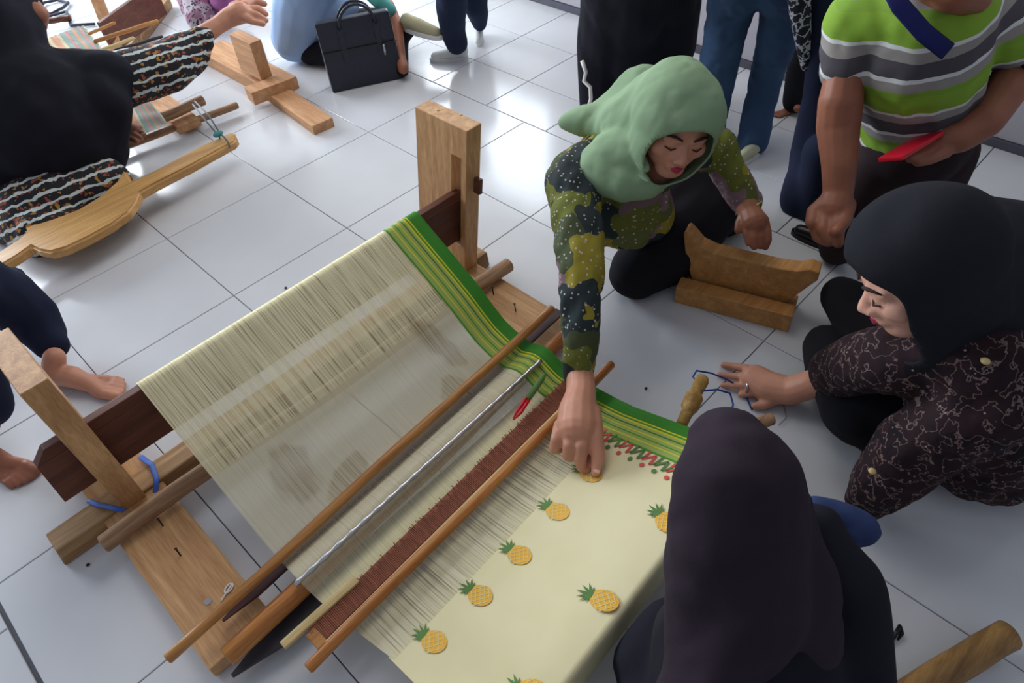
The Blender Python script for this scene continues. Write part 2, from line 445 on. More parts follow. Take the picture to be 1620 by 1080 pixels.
# posts, each a board pierced by a tall slot for the warp board
def post(x0, x1, lean, top, name='post'):
    z0 = .038
    def q(x, y, z):
        t = (z - z0) / (top - z0); return Vector((x + lean[0] * t, y + lean[1] * t, z))
    yf, yb = -.872, -.685; sf, sb = -.852, -.818; s0, s1 = .125, .385
    ys = [yf, sf, sb, yb]; zs = [z0, s0, s1, top]
    bm = bmesh.new(); V = {}
    for a in (0, 1):
        for i, y in enumerate(ys):
            for k, z in enumerate(zs): V[a, i, k] = bm.verts.new(q(x0 if a == 0 else x1, y, z))
    for i in range(3):
        for k in range(3):
            if i == 1 and k == 1: continue
            for a in (0, 1):
                bm.faces.new([V[a, i, k], V[a, i + 1, k], V[a, i + 1, k + 1], V[a, i, k + 1]])
    for k in range(3):
        for i in (0, 3): bm.faces.new([V[0, i, k], V[0, i, k + 1], V[1, i, k + 1], V[1, i, k]])
    for i in range(3):
        for k in (0, 3): bm.faces.new([V[0, i, k], V[0, i + 1, k], V[1, i + 1, k], V[1, i, k]])
    for i in (1, 2): bm.faces.new([V[0, i, 1], V[0, i, 2], V[1, i, 2], V[1, i, 1]])
    for k in (1, 2): bm.faces.new([V[0, 1, k], V[0, 2, k], V[1, 2, k], V[1, 1, k]])
    bmesh.ops.recalc_face_normals(bm, faces=bm.faces)
    bmesh.ops.bevel(bm, geom=[e for e in bm.edges if e.calc_face_angle(0) > .5], offset=.0015, segments=1, affect='EDGES')
    return obj(name, bm, M['wood_post'], loom)
post(-.528, -.480, (-.004, -.045), .465)
pr = post(.462, .510, (.042, -.030), .465)
for px, py in ((693, 174), (729, 181)):
    p = at(px, py, .4655); bm = bmesh.new(); tube(bm, [p - Vector((0, 0, .002)), p + Vector((0, 0, .001))], .004, 10); obj('dowel_plug', bm, M['bamboo_pale'], pr)
bm = bmesh.new(); bar(bm, at(757, 282, .33), at(756, 305, .29), .02, .012, up=(1, 0, 0)); obj('post_wedge', bm, M['wood_dark'], pr)
# crossbar half-lapped under the planks
bm = bmesh.new(); hexa(bm, [(-.675, -.868, .002), (.56, -.868, .002), (.56, -.80, .002), (-.675, -.80, .002), (-.668, -.862, .047), (.56, -.862, .047), (.56, -.803, .047), (-.668, -.803, .047)], .004)
obj('crossbar', bm, M['wood_beam'], loom)
bm = bmesh.new(); hexa(bm, [(-.598, -.851, .138), (.545, -.851, .138), (.545, -.829, .138), (-.598, -.829, .138), (-.592, -.851, .252), (.535, -.851, .252), (.535, -.829, .252), (-.592, -.829, .252)])
hexa(bm, [(-.592, -.851, .252), (.535, -.851, .252), (.535, -.829, .252), (-.592, -.829, .252), (-.565, -.850, .279), (.50, -.850, .279), (.50, -.830, .279), (-.565, -.830, .279)], .002)
wb = obj('warp_board', bm, M['wood_dark'], loom)
for px, py in ((241, 635), (243, 703)):
    pass
# blue straps tying the round rod
for pts in ([(222, 722, .05), (240, 735, .062), (247, 755, .062), (246, 778, .075)], [(140, 792, .046), (155, 798, .058), (178, 803, .058), (196, 807, .07)]):
    bm = bmesh.new(); tube(bm, [at(*p) for p in pts], .006, 8, flat=.25, up=(0, 0, 1)); obj('strap', bm, M['blue_strap'], loom, smooth=True)
tag(rod('round_rod', at(162, 862, .062), at(806, 418, .062), .0195, M['wood_rough'], seed=3, wob=.003), 'thick rough round rod lying across both side planks at foot of the posts', 'rod')

# ------------------------------------------------------------------ warp and cloth
web = thing('weaving', 'pale yellow pineapple cloth and its stretched warp with green border', 'cloth', (0, -1.2, .0))
prof = [(-.815, .255), (-.828, .281), (-.840, .2855), (-.852, .281), (-.88, .262), (-.92, .237), (-.96, .212), (-1.0, .187), (-1.05, .153), (-1.1, .118), (-1.14, .094), (-1.18, .080), (-1.23, .0725),
        (-1.258, .086), (-1.270, .091), (-1.285, .0915), (-1.30, .088), (-1.32, .078), (-1.345, .068), (-1.38, .066), (-1.42, .067), (-1.45, .070), (-1.50, .078), (-1.535, .0865)]
def zprof(y):
    for (a, za), (b, zb) in zip(prof[:-1], prof[1:]):
        if b <= y <= a: return za + (zb - za) * (y - a) / (b - a)
    return prof[-1][1] if y < prof[-1][0] else prof[0][1]
def zc(y):
    """height of the woven cloth"""
    t = min(1, max(-.3, (-1.525 - y) / .255)); return .083 + .089 * t
def skewy(x, y): return y + .045 * x * (1 if y < -1.0 else 0) * min(1, max(0, (-1.05 - y) / .1))
def xl(y): return -.390 + (.02 if y > -1.3 else .02 + .035 * min(1, (-1.3 - y) / .27))
def xr(y): return .366 - .004 * min(1, max(0, (-1.3 - y) / .3))
def sheet(name, xa, xb, ys, zf, m, nx=24, dz=0., fray=0., parent=web):
    bm = bmesh.new(); uv = bm.loops.layers.uv.new('UVMap'); rows = []
    for y in ys:
        a = xa(y); b = xb(y)
        rows.append([bm.verts.new((a + (b - a) * i / nx, skewy(a + (b - a) * i / nx, y), zf(y) + dz)) for i in range(nx + 1)])
    for r in range(len(ys) - 1):
        for i in range(nx):
            f = bm.faces.new((rows[r][i], rows[r][i + 1], rows[r + 1][i + 1], rows[r + 1][i]))
            for lp, (rr, ii) in zip(f.loops, ((r, i), (r, i + 1), (r + 1, i + 1), (r + 1, i))):
                a = xa(ys[rr]); b = xb(ys[rr]); lp[uv].uv = (a + (b - a) * ii / nx, -ys[rr])
    return obj(name, bm, m, parent, smooth=True)
ysw = []
for (a, _), (b, _) in zip(prof[:-1], prof[1:]):
    n = max(1, int((a - b) / .012)); ysw += [a + (b - a) * k / n for k in range(n)]
ysw.append(prof[-1][0])

def warp_mat():
    m, nt, b = newmat('warp_threads')
    uvn = N(nt, 'ShaderNodeUVMap'); sep = N(nt, 'ShaderNodeSeparateXYZ'); nt.links.new(uvn.outputs[0], sep.inputs[0])
    def streak(sx, sy, sc, det=2):
        mp = N(nt, 'ShaderNodeMapping'); mp.inputs['Scale'].default_value = (sx, sy, 1); nt.links.new(uvn.outputs[0], mp.inputs[0])
        n = N(nt, 'ShaderNodeTexNoise'); n.inputs['Scale'].default_value = sc; n.inputs['Detail'].default_value = det
        nt.links.new(mp.outputs[0], n.inputs['Vector']); return n.outputs['Fac']
    fine = streak(300, 4.5, 1); mid = streak(90, 7, 1); yarn = streak(900, 2, 1, 0)
    col = ramp(nt, mid, [(.30, srgb(206, 196, 156)), (.5, srgb(226, 218, 178)), (.7, srgb(240, 232, 196))])
    # alpha along the warp: y is distance from the origin towards the weaver
    Y = sep.outputs[1]
    al = ramp(nt, math_(nt, 'SUBTRACT', Y, .8), [(0, (1,) * 3), (.055, (1,) * 3), (.07, (.93,) * 3), (.125, (.93,) * 3), (.130, (.97,) * 3), (.142, (.97,) * 3), (.148, (.90,) * 3), (.185, (.90,) * 3), (.190, (.96,) * 3), (.199, (.88,) * 3), (.238, (.84,) * 3), (.242, (.66,) * 3),
             (.40, (.58,) * 3), (.41, (.30,) * 3), (.440, (.34,) * 3), (.452, (.84,) * 3), (.500, (.84,) * 3), (.508, (.34,) * 3), (.53, (.40,) * 3), (.545, (.97,) * 3), (.60, (.97,) * 3), (.64, (.78,) * 3), (.70, (.80,) * 3), (.74, (.9,) * 3)])
    # thread gaps
    gap = ramp(nt, fine, [(.34, (.0,) * 3), (.46, (1,) * 3)])
    gapm = ramp(nt, yarn, [(.3, (.55,) * 3), (.6, (1,) * 3)])
    thin = mixc(nt, .75, (1, 1, 1), gap); 
    band = ramp(nt, math_(nt, 'SUBTRACT', Y, .8), [(0, (0,) * 3), (.055, (.55,) * 3), (.237, (.6,) * 3), (.242, (.10,) * 3), (.60, (.10,) * 3), (.64, (.7,) * 3), (.74, (.5,) * 3)])
    thin = mixc(nt, band, (1, 1, 1), thin)
    al = mixc(nt, 1., al, mixc(nt, 1., thin, mixc(nt, .4, (1, 1, 1), gapm), 'MULTIPLY'), 'MULTIPLY')
    streaks = mixc(nt, 1., col, ramp(nt, fine, [(.3, srgb(176, 166, 130)), (.55, (1, 1, 1))]), 'MULTIPLY')
    col = mixc(nt, band, srgb(232, 224, 190), streaks)
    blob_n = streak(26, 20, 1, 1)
    def reflection_spot(cx, cy, rx, ry, shear=0.):  # dark reflections of the posts, painted into the warp's colour and alpha
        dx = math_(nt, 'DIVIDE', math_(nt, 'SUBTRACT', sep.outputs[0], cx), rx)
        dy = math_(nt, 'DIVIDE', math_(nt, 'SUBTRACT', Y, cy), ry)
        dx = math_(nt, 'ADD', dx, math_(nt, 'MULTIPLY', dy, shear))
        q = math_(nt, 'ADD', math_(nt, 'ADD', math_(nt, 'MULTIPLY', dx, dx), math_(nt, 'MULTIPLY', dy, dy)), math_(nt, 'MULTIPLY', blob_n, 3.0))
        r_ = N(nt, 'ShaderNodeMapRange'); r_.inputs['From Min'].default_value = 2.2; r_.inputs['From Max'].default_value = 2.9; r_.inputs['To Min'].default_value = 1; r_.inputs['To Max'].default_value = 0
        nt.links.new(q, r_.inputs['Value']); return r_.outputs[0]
    reflection_mask = math_(nt, 'MAXIMUM', math_(nt, 'MAXIMUM', reflection_spot(-.245, 1.115, .045, .05), reflection_spot(-.17, 1.185, .05, .035, .6)), math_(nt, 'MAXIMUM', reflection_spot(.185, 1.085, .026, .075, -.5), reflection_spot(.145, 1.19, .035, .035)))
    col = mixc(nt, math_(nt, 'MULTIPLY', reflection_mask, .75), col, mixc(nt, 1., srgb(198, 184, 148), ramp(nt, fine, [(.3, srgb(150, 140, 112)), (.55, (1, 1, 1))]), 'MULTIPLY'))
    al = mixc(nt, math_(nt, 'MULTIPLY', reflection_mask, .3), al, (.9, .9, .9))
    cb = ramp(nt, math_(nt, 'SUBTRACT', Y, .8), [(0, (1,) * 3), (.035, (1,) * 3), (.052, (0,) * 3), (.53, (0,) * 3), (.545, (1,) * 3), (.60, (1,) * 3), (.63, (0,) * 3)])
    col = mixc(nt, math_(nt, 'MULTIPLY', cb, .85), col, srgb(244, 236, 190))
    nt.links.new(col, b.inputs['Base Color']); nt.links.new(al, b.inputs['Alpha'])
    b.inputs['Roughness'].default_value = .8; b.inputs['Specular IOR Level'].default_value = .2
    return m
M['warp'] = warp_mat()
def green_mat(name, stripes):
    m, nt, b = newmat(name)
    uvn = N(nt, 'ShaderNodeUVMap'); sep = N(nt, 'ShaderNodeSeparateXYZ'); nt.links.new(uvn.outputs[0], sep.inputs[0])
    t = math_(nt, 'DIVIDE', math_(nt, 'SUBTRACT', sep.outputs[0], .266), .1)
    col = ramp(nt, t, stripes, 'CONSTANT')
    mp = N(nt, 'ShaderNodeMapping'); mp.inputs['Scale'].default_value = (500, 5, 1); nt.links.new(uvn.outputs[0], mp.inputs[0])
    n = N(nt, 'ShaderNodeTexNoise'); n.inputs['Scale'].default_value = 1; nt.links.new(mp.outputs[0], n.inputs['Vector'])
    col = mixc(nt, .5, col, ramp(nt, n.outputs['Fac'], [(.3, (.6, .6, .55)), (.6, (1, 1, 1))]), 'MULTIPLY')
    nt.links.new(col, b.inputs['Base Color']); b.inputs['Roughness'].default_value = .75; b.inputs['Specular IOR Level'].default_value = .2
    return m
g_ = srgb(62, 134, 46); g2_ = srgb(84, 148, 50); lg = srgb(156, 176, 96); ye = srgb(214, 206, 58); dg = srgb(70, 112, 50)
M['green'] = green_mat('green_border', [(0, g2_), (.05, lg), (.16, ye), (.19, lg), (.26, g2_), (.29, lg), (.36, ye), (.39, lg), (.46, dg), (.49, lg), (.55, ye), (.59, g2_), (.64, ye), (.67, g_), (.70, g_)])
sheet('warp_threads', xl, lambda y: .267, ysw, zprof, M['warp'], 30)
sheet('green_warp_stripe', lambda y: .266, xr, ysw, zprof, M['green'], 6, dz=.0006)
# woven cloth folding over the breast beam
cl = [(-1.555 - .0235 * k, None) for k in range(11)]
ysc = [-1.522 - .0268 * k for k in range(11)]
cpath = [(y, zc(y)) for y in ysc] + [(-1.797, .1735), (-1.803, .170), (-1.806, .160), (-1.808, .13), (-1.809, .105), (-1.805, .100), (-1.78, .098)]
def cloth_strip(name, xa, xb, m, nx, dz=0.):
    bm = bmesh.new(); uv = bm.loops.layers.uv.new('UVMap'); rows = []; s = 1.522; S_ = []
    for k, (y, z) in enumerate(cpath):
        if k: s += math.hypot(y - cpath[k - 1][0], z - cpath[k - 1][1])
        S_.append(s)
        row = []
        for i in range(nx + 1):
            x = xa + (xb - xa) * i / nx; y2 = y + .045 * x
            z2 = (zc(y) if k < 10 else z) + (dz if k < 13 else 0)
            row.append(bm.verts.new((x, y2 - (dz * .5 if k > 11 else 0), z2)))
        rows.append(row)
    for r in range(len(rows) - 1):
        for i in range(nx):
            f = bm.faces.new((rows[r][i], rows[r][i + 1], rows[r + 1][i + 1], rows[r + 1][i]))
            for lp, (rr, ii) in zip(f.loops, ((r, i), (r, i + 1), (r + 1, i + 1), (r + 1, i))): lp[uv].uv = (xa + (xb - xa) * ii / nx, S_[rr])
    return obj(name, bm, m, web, smooth=True)
def cloth_mat():
    m, nt, b = newmat('woven_cream')
    v = coords(nt, (1, 1, 1))
    w1 = N(nt, 'ShaderNodeTexWave', wave_type='BANDS', bands_direction='X'); w1.inputs['Scale'].default_value = 260; nt.links.new(v, w1.inputs['Vector'])
    n = N(nt, 'ShaderNodeTexNoise'); n.inputs['Scale'].default_value = 6; n.inputs['Detail'].default_value = 6; nt.links.new(v, n.inputs['Vector'])
    nt.links.new(ramp(nt, n.outputs['Fac'], [(.3, srgb(222, 212, 168)), (.7, srgb(234, 226, 184))]), b.inputs['Base Color'])
    b.inputs['Roughness'].default_value = .85; b.inputs['Specular IOR Level'].default_value = .2
    bump(nt, b, math_(nt, 'ADD', w1.outputs['Fac'], n.outputs['Fac']), .15, .001)
    return m
M['cloth'] = cloth_mat()
cloth_strip('woven_cloth', -.343, .268, M['cloth'], 28)
cloth_strip('green_border', .266, .362, M['green'], 6, .0006)
# print: pineapples and zigzag trim, thin woven figures on the cloth
nrm = Vector((0, .0785, .21)).normalized() if False else Vector((0, .35, .94)).normalized()
def on_cloth(px, py):
    d = ray(px, py); lo, hi = .2, 3.
    # march to the cloth plane
    n_ = Vector((-.0157, .349, 1)).normalized(); p0 = Vector((0, -1.525, .0835)); t = (p0 - CAM).dot(n_) / d.dot(n_)
    return CAM + d * t
n_ = Vector((-.0157, .349, 1)).normalized(); UY = Vector((0, -.21, .078)).normalized(); UX = Vector((1, 0, 0))
M['pine_orange'] = fabric('pineapple_orange', srgb(236, 180, 72), var=.12)
M['pine_line'] = fabric('pineapple_lines', srgb(226, 214, 150), var=.05)
M['leaf_green'] = fabric('leaf_green', srgb(98, 134, 78), var=.15)
M['motif_red'] = fabric('motif_red', srgb(214, 92, 86), var=.1)
def poly(bm, pts, lift):
    vs = [bm.verts.new(p + n_ * lift) for p in pts]; f = bm.faces.new(vs); f.normal_update()
    if f.normal.z < 0: f.normal_flip()
def pineapple(px, py, lx, ly, k=1.):
    c = on_cloth(px, py); l = on_cloth(lx, ly); a = (l - c).normalized(); b = n_.cross(a).normalized()
    L = .027 * k; Wd = .0195 * k
    bm = bmesh.new(); poly(bm, [c + a * (L * math.cos(t)) + b * (Wd * math.sin(t)) for t in [2 * math.pi * i / 22 for i in range(22)]], .0012)
    body = obj('pineapple_motif', bm, M['pine_orange'], web)
    bm = bmesh.new()
    for s in (-1, 1):
        for q in range(-3, 4):
            u = q * .0085 * k; d1 = (a + b * s).normalized(); e = (b - a * s).normalized()
            mx = math.sqrt(max(0, 1 - (u / .024 / k) ** 2)) * .02 * k
            p = c + e * u
            poly(bm, [p - d1 * mx + e * .0007, p + d1 * mx + e * .0007, p + d1 * mx - e * .0007, p - d1 * mx - e * .0007], .0017)
    obj('lattice', bm, M['pine_line'], body)
    bm = bmesh.new(); base = c + a * L * .92
    for ang, ln in ((-75, .6), (-48, .9), (-22, 1), (4, 1.1), (28, 1), (52, .85), (78, .6)):
        d1 = a * math.cos(math.radians(ang)) + b * math.sin(math.radians(ang)); e = n_.cross(d1)
        ln *= .028 * k; poly(bm, [base - e * .002, base + d1 * ln * .5 - e * .0028, base + d1 * ln, base + d1 * ln * .5 + e * .0022, base + e * .002], .0014 + ang * 2e-6)
    obj('leaf_crown', bm, M['leaf_green'], body)
for a in ((687, 1015, 663, 999), (760, 942, 734, 925), (822, 878, 797, 862), (882, 809, 858, 795), (935, 750, 912, 738), (956, 950, 926, 937), (1056, 826, 1030, 800),
          (842, 1094, 800, 1082), (1075, 930, 1050, 915)):
    if a[0] == 1075: continue
    pineapple(*a)
c0 = on_cloth(930, 662); c1 = on_cloth(1092, 742)
zd = (c1 - c0); zn = zd.normalized(); zu = n_.cross(zn)
if (on_cloth(953, 700) - c0).dot(zu) < 0: zu = -zu
nz = 9; dz_ = zd / nz
def stroke(bm, u, v, lift, w_=.0026):
    e = n_.cross((v - u).normalized()) * w_; poly(bm, [u - e, v - e, v + e, u + e], lift)
for k in range(nz):
    bm = bmesh.new(); L_ = .0015 + (k % 2) * .0004; p = c0 + dz_ * k
    a1 = p + zu * .004; a2_ = p - dz_ * .10 + zu * .030; a3 = p + dz_ * .55 + zu * .008; a4 = p + dz_ * .62 + zu * .034; a5 = p + dz_ * 1.05 + zu * .016
    stroke(bm, a1, a2_, L_); stroke(bm, a2_, a3, L_); stroke(bm, a3, a4, L_); stroke(bm, a4, a5, L_, .0016)
    zz = obj('zigzag_motif', bm, M['leaf_green'] if k % 2 else M['motif_red'], web)
    e = p + dz_ * .25 + zu * .042; bm = bmesh.new(); poly(bm, [e + zn * .0058 * math.cos(t) + zu * .0058 * math.sin(t) for t in [i * math.pi / 3 for i in range(6)]], L_)
    obj('dot', bm, M['leaf_green'] if k % 2 else M['motif_red'], zz)
bm = bmesh.new(); bar(bm, (-.45, -1.7835 - .045 * .45, .135), (.40, -1.7835 + .045 * .40, .135), .037, .062, bev=.004)
tag(obj('breast_beam', bm, M['wood_beam'], loc=(0, -1.78, .104)), 'squared wooden breast beam wrapped by the near edge of the pale cloth', 'beam')

# ------------------------------------------------------------------ rods in the warp
tag(rod('bamboo_rod', at(264, 1043, .098), at(874, 487, .098), .0105, M['bamboo'], seed=1, wob=.002), 'long thin bamboo rod lying on the warp, nearest of the rods to the posts', 'rod')
bm = bmesh.new(); a = at(352, 982, .06); b_ = at(886, 492, .064); d = (b_ - a).normalized()
bar(bm, a + d * .07, b_, .026, .006); bar(bm, a, a + d * .072, .006, .003, w1=.026, t1=.006)
tag(obj('maroon_lath', bm, M['lath_maroon'], loc=(a + b_) / 2), 'flat dark maroon lath with a pointed tip, just behind the first bamboo rod', 'lath')
tag(rod('heddle_rod', at(358, 1040, .066), at(893, 533, .066), .0195, M['bamboo_red'], seed=7, wob=.003), 'thick orange bamboo roll under the warp, wrapped by the green stripe', 'rod')
bm = bmesh.new(); a = at(364, 1072, .034); b_ = at(905, 585, .046); d = (b_ - a).normalized()
bar(bm, a + d * .10, b_, .052, .008); bar(bm, a + d * .004, a + d * .102, .008, .004, w1=.052, t1=.008)
tag(obj('weaving_sword', bm, M['lath_black'], loc=(a + b_) / 2), 'wide black wooden weaving sword with a tapered tip under the warp', 'sword')
bm = bmesh.new(); a = at(466, 925, .098); b_ = at(856, 570, .098)
P = [a.lerp(b_, k / 90) for k in range(91)]; tube(bm, P, [.0052 + .0009 * math.sin(k * 1.5) for k in range(91)], 10)
tag(obj('metal_rod', bm, M['metal'], smooth=True, loc=(a + b_) / 2), 'thin twisted silver metal rod lying on the warp', 'rod')
reed = thing('reed', 'long weaving reed with brown comb between bamboo bars', 'reed', at(700, 820, .07))
a = at(447, 1022, .086); b_ = at(892, 622, .086)
bm = bmesh.new(); bar(bm, a, a.lerp(b_, .22), .017, .010, bev=.003); obj('back_bar', bm, M['bamboo_pale'], reed)
a2 = at(487, 1058, .088); b2 = at(968, 575, .088)
o = rod('front_bar', a2, b2, .0105, M['bamboo_red'], reed, seed=4, wob=.001)
bm = bmesh.new(); off = Vector((.004, .0085, .005)); bar(bm, a2.lerp(b2, .05) + off, b2.lerp(a2, .12) + off, .006, .004); obj('pale_strip', bm, M['bamboo_pale'], reed)
off1 = Vector((0, .018, -.004)); off2 = Vector((0, .058, -.004)); t0 = a2.lerp(b2, .045); t1 = a2.lerp(b2, .90)
bm = bmesh.new(); hexa(bm, [t0 + off1 - Vector((0, 0, .004)), t1 + off1 - Vector((0, 0, .004)), t1 + off2 - Vector((0, 0, .004)), t0 + off2 - Vector((0, 0, .004)), t0 + off1, t1 + off1, t1 + off2, t0 + off2])
obj('comb', bm, M['reed'], reed)
bm = bmesh.new()
for k in range(230):
    t = k / 229; p = t0.lerp(t1, t); ln = .056 + random.uniform(-.009, .007); y1 = Vector((0, ln, -.003)); q = Vector((.0009, 0, 0))
    z_ = Vector((0, 0, .0012)); hexa(bm, [p + off1 - q, p + off1 + q, p + y1 + q, p + y1 - q, p + off1 - q + z_, p + off1 + q + z_, p + y1 + q + z_, p + y1 - q + z_])
o = obj('comb_teeth', bm, M['reed'], reed); o['kind'] = 'stuff'
bm = bmesh.new(); bar(bm, at(492, 1000, .08), at(512, 1022, .08), .02, .012); obj('end_block', bm, M['bamboo'], reed)
pn = thing('bobbin_stick', 'small green and red wound bobbin stick on the warp', 'bobbin', at(840, 620, .09))
a = at(862, 592, .104); b_ = at(812, 664, .096); mdl = a.lerp(b_, .55)
bm = bmesh.new(); tube(bm, [a, a.lerp(mdl, .2), mdl], [.004, .0068, .007], 10); obj('winding', bm, M['leaf_green'], pn, smooth=True)
for s in (-1, 1):
    e = (b_ - a).normalized().cross(Vector((0, 0, 1))) * .0035 * s
    bm = bmesh.new(); tube(bm, [mdl + e, mdl.lerp(b_, .6) + e * 1.3, b_ + e * .3], [.004, .0042, .001], 8); obj('prong', bm, M['red'], pn, smooth=True)
bm = bmesh.new(); p = at(362, 930, .043); d = (at(368, 925, .045) - at(350, 950, .043)).normalized()
ring = [p + (d * math.cos(t) * .010 + Vector((0, 0, 1)).cross(d) * math.sin(t) * .006) for t in [i * math.pi / 6 for i in range(13)]]
tube(bm, [at(350, 950, .043)] + ring, .0018, 6, caps=False)
tag(obj('white_loop', bm, M['white_plastic'], smooth=True, loc=p), 'small white plastic loop on the left side plank', 'clip')

# ------------------------------------------------------------------ wooden stand beside the green hijab
def solid_profile(bm, prof2, axis0, axis1, org, thick, dirv):
    """extrude a 2-D outline (along axis0, axis1) by thick along dirv"""
    A = [bm.verts.new(org + axis0 * u + axis1 * v) for u, v in prof2]; B = [bm.verts.new(org + axis0 * u + axis1 * v + dirv * thick) for u, v in prof2]
    bm.faces.new(A); bm.faces.new(B[::-1])
    for i in range(len(A)): j = (i + 1) % len(A); bm.faces.new([A[i], B[i], B[j], A[j]])
    bmesh.ops.recalc_face_normals(bm, faces=bm.faces)
st = thing('wooden_stand', 'orange-brown wooden stand with curved cradle board, beside the kneeling woman', 'stand', at(1160, 480, 0))
p0 = at(1066, 478, .0); p1 = at(1246, 526, .0); ax = (p1 - p0); ax.z = 0; Ls = ax.length; ax.normalize(); ay = Vector((-ax.y, ax.x, 0))
if ay.dot(CF) < 0: ay = -ay
bm = bmesh.new(); hexa(bm, [p0, p0 + ax * Ls, p0 + ax * Ls + ay * .045, p0 + ay * .045] + [q + Vector((0, 0, .055)) for q in (p0 + ax * .0, p0 + ax * Ls, p0 + ax * Ls + ay * .045, p0 + ay * .045)], .003)
obj('front_bar', bm, M['stand_wood'], st)
bm = bmesh.new(); hexa(bm, [p0 + ay * .045, p0 + ax * Ls + ay * .045, p0 + ax * Ls + ay * .112, p0 + ay * .112] + [q + Vector((0, 0, .036)) for q in (p0 + ay * .045, p0 + ax * Ls + ay * .045, p0 + ax * Ls + ay * .105, p0 + ay * .105)], .003)
obj('rear_bar', bm, M['stand_wood'], st)
oy = ay * .056
pts = [(.03, 0), (Ls - .03, 0), (Ls + .012, .075), (Ls + .03, .105), (Ls + .028, .128), (Ls + .005, .132), (Ls - .02, .118), (Ls - .06, .112), (.07, .112), (.035, .122), (.012, .145), (-.004, .158), (-.012, .150), (.004, .07)]
bm = bmesh.new(); solid_profile(bm, pts, ax, Vector((0, 0, 1)), p0 + oy + Vector((0, 0, .034)), .044, ay)
bmesh.ops.bevel(bm, geom=[e for e in bm.edges if e.calc_face_angle(0) > .6], offset=.002, segments=1, affect='EDGES')
obj('cradle_board', bm, M['stand_wood'], st)

# toggle with blue string, brown knob, bottom rod, hair clip
tg = thing('wooden_toggle', 'notched yellow wooden peg with blue cord, between the hijab and resting hand', 'peg', at(1095, 640, .05))
bm = bmesh.new(); a = at(1078, 672, .10); b_ = at(1112, 598, .10); mm = a.lerp(b_, .5)
tube(bm, [a, a.lerp(b_, .3), a.lerp(b_, .36), a.lerp(b_, .58), a.lerp(b_, .66), a.lerp(b_, .93), b_], [.012, .013, .019, .020, .013, .016, .013], 12); obj('peg', bm, M['yellow_wood'], tg, smooth=True)
bm = bmesh.new(); tube(bm, [at(*q) for q in ((1108, 608, .11), (1096, 596, .10), (1102, 586, .09), (1125, 590, .06), (1150, 600, .03), (1175, 615, .005), (1190, 648, .005))], .0022, 6); obj('cord', bm, M['blue_string'], tg, smooth=True)
bm = bmesh.new(); tube(bm, [at(*q) for q in ((1112, 618, .11), (1135, 616, .07), (1155, 622, .03), (1160, 640, .02), (1152, 660, .03))], .0022, 6); obj('cord', bm, M['blue_string'], tg, smooth=True)
bm = bmesh.new(); tube(bm, [at(*q) for q in ((1225, 620, .003), (1240, 640, .003), (1244, 660, .003), (1232, 672, .003))], .0008, 5)
tag(obj('loose_thread', bm, M['grey_string'], smooth=True, loc=at(1235, 650, 0)), 'thin loose grey thread on the floor below the resting hand', 'thread')
tag(rod('short_peg', at(1150, 690, .07), at(1222, 662, .07), .014, M['wood_rough'], seed=9), 'dark brown peg end showing behind the dark hijab', 'peg')
tag(rod('wooden_pole', at(1400, 1120, .04), at(1597, 1003, .04), .026, M['pole_wood'], seed=12, wob=.002), 'round brown wooden pole on the floor in the bottom right corner', 'pole')
bm = bmesh.new(); tube(bm, [at(*q) for q in ((1410, 1018, .006), (1416, 1004, .012), (1424, 992, .014), (1427, 1002, .008), (1420, 1012, .006))], [.002, .004, .006, .004, .002], 8)
tag(obj('hair_clip', bm, M['black_plastic'], smooth=True, loc=at(1418, 1005, 0)), 'tiny black clip on the floor right of the dark hijab', 'clip')
for k, (px, py, lb) in enumerate(((1022, 614, 'small black crumb on the floor between the cloth and the wooden peg'), (452, 455, 'tiny crumb on the tiles behind the middle of the warp'), (139, 893, 'tiny black crumb on the tiles left of the side plank'))):
    bm = bmesh.new(); ellipsoid(bm, at(px, py, .003), (.0042, .0034, .003), None, 8, 6); tag(obj('crumb', bm, M['black_plastic'], loc=at(px, py, 0)), lb, 'crumb')

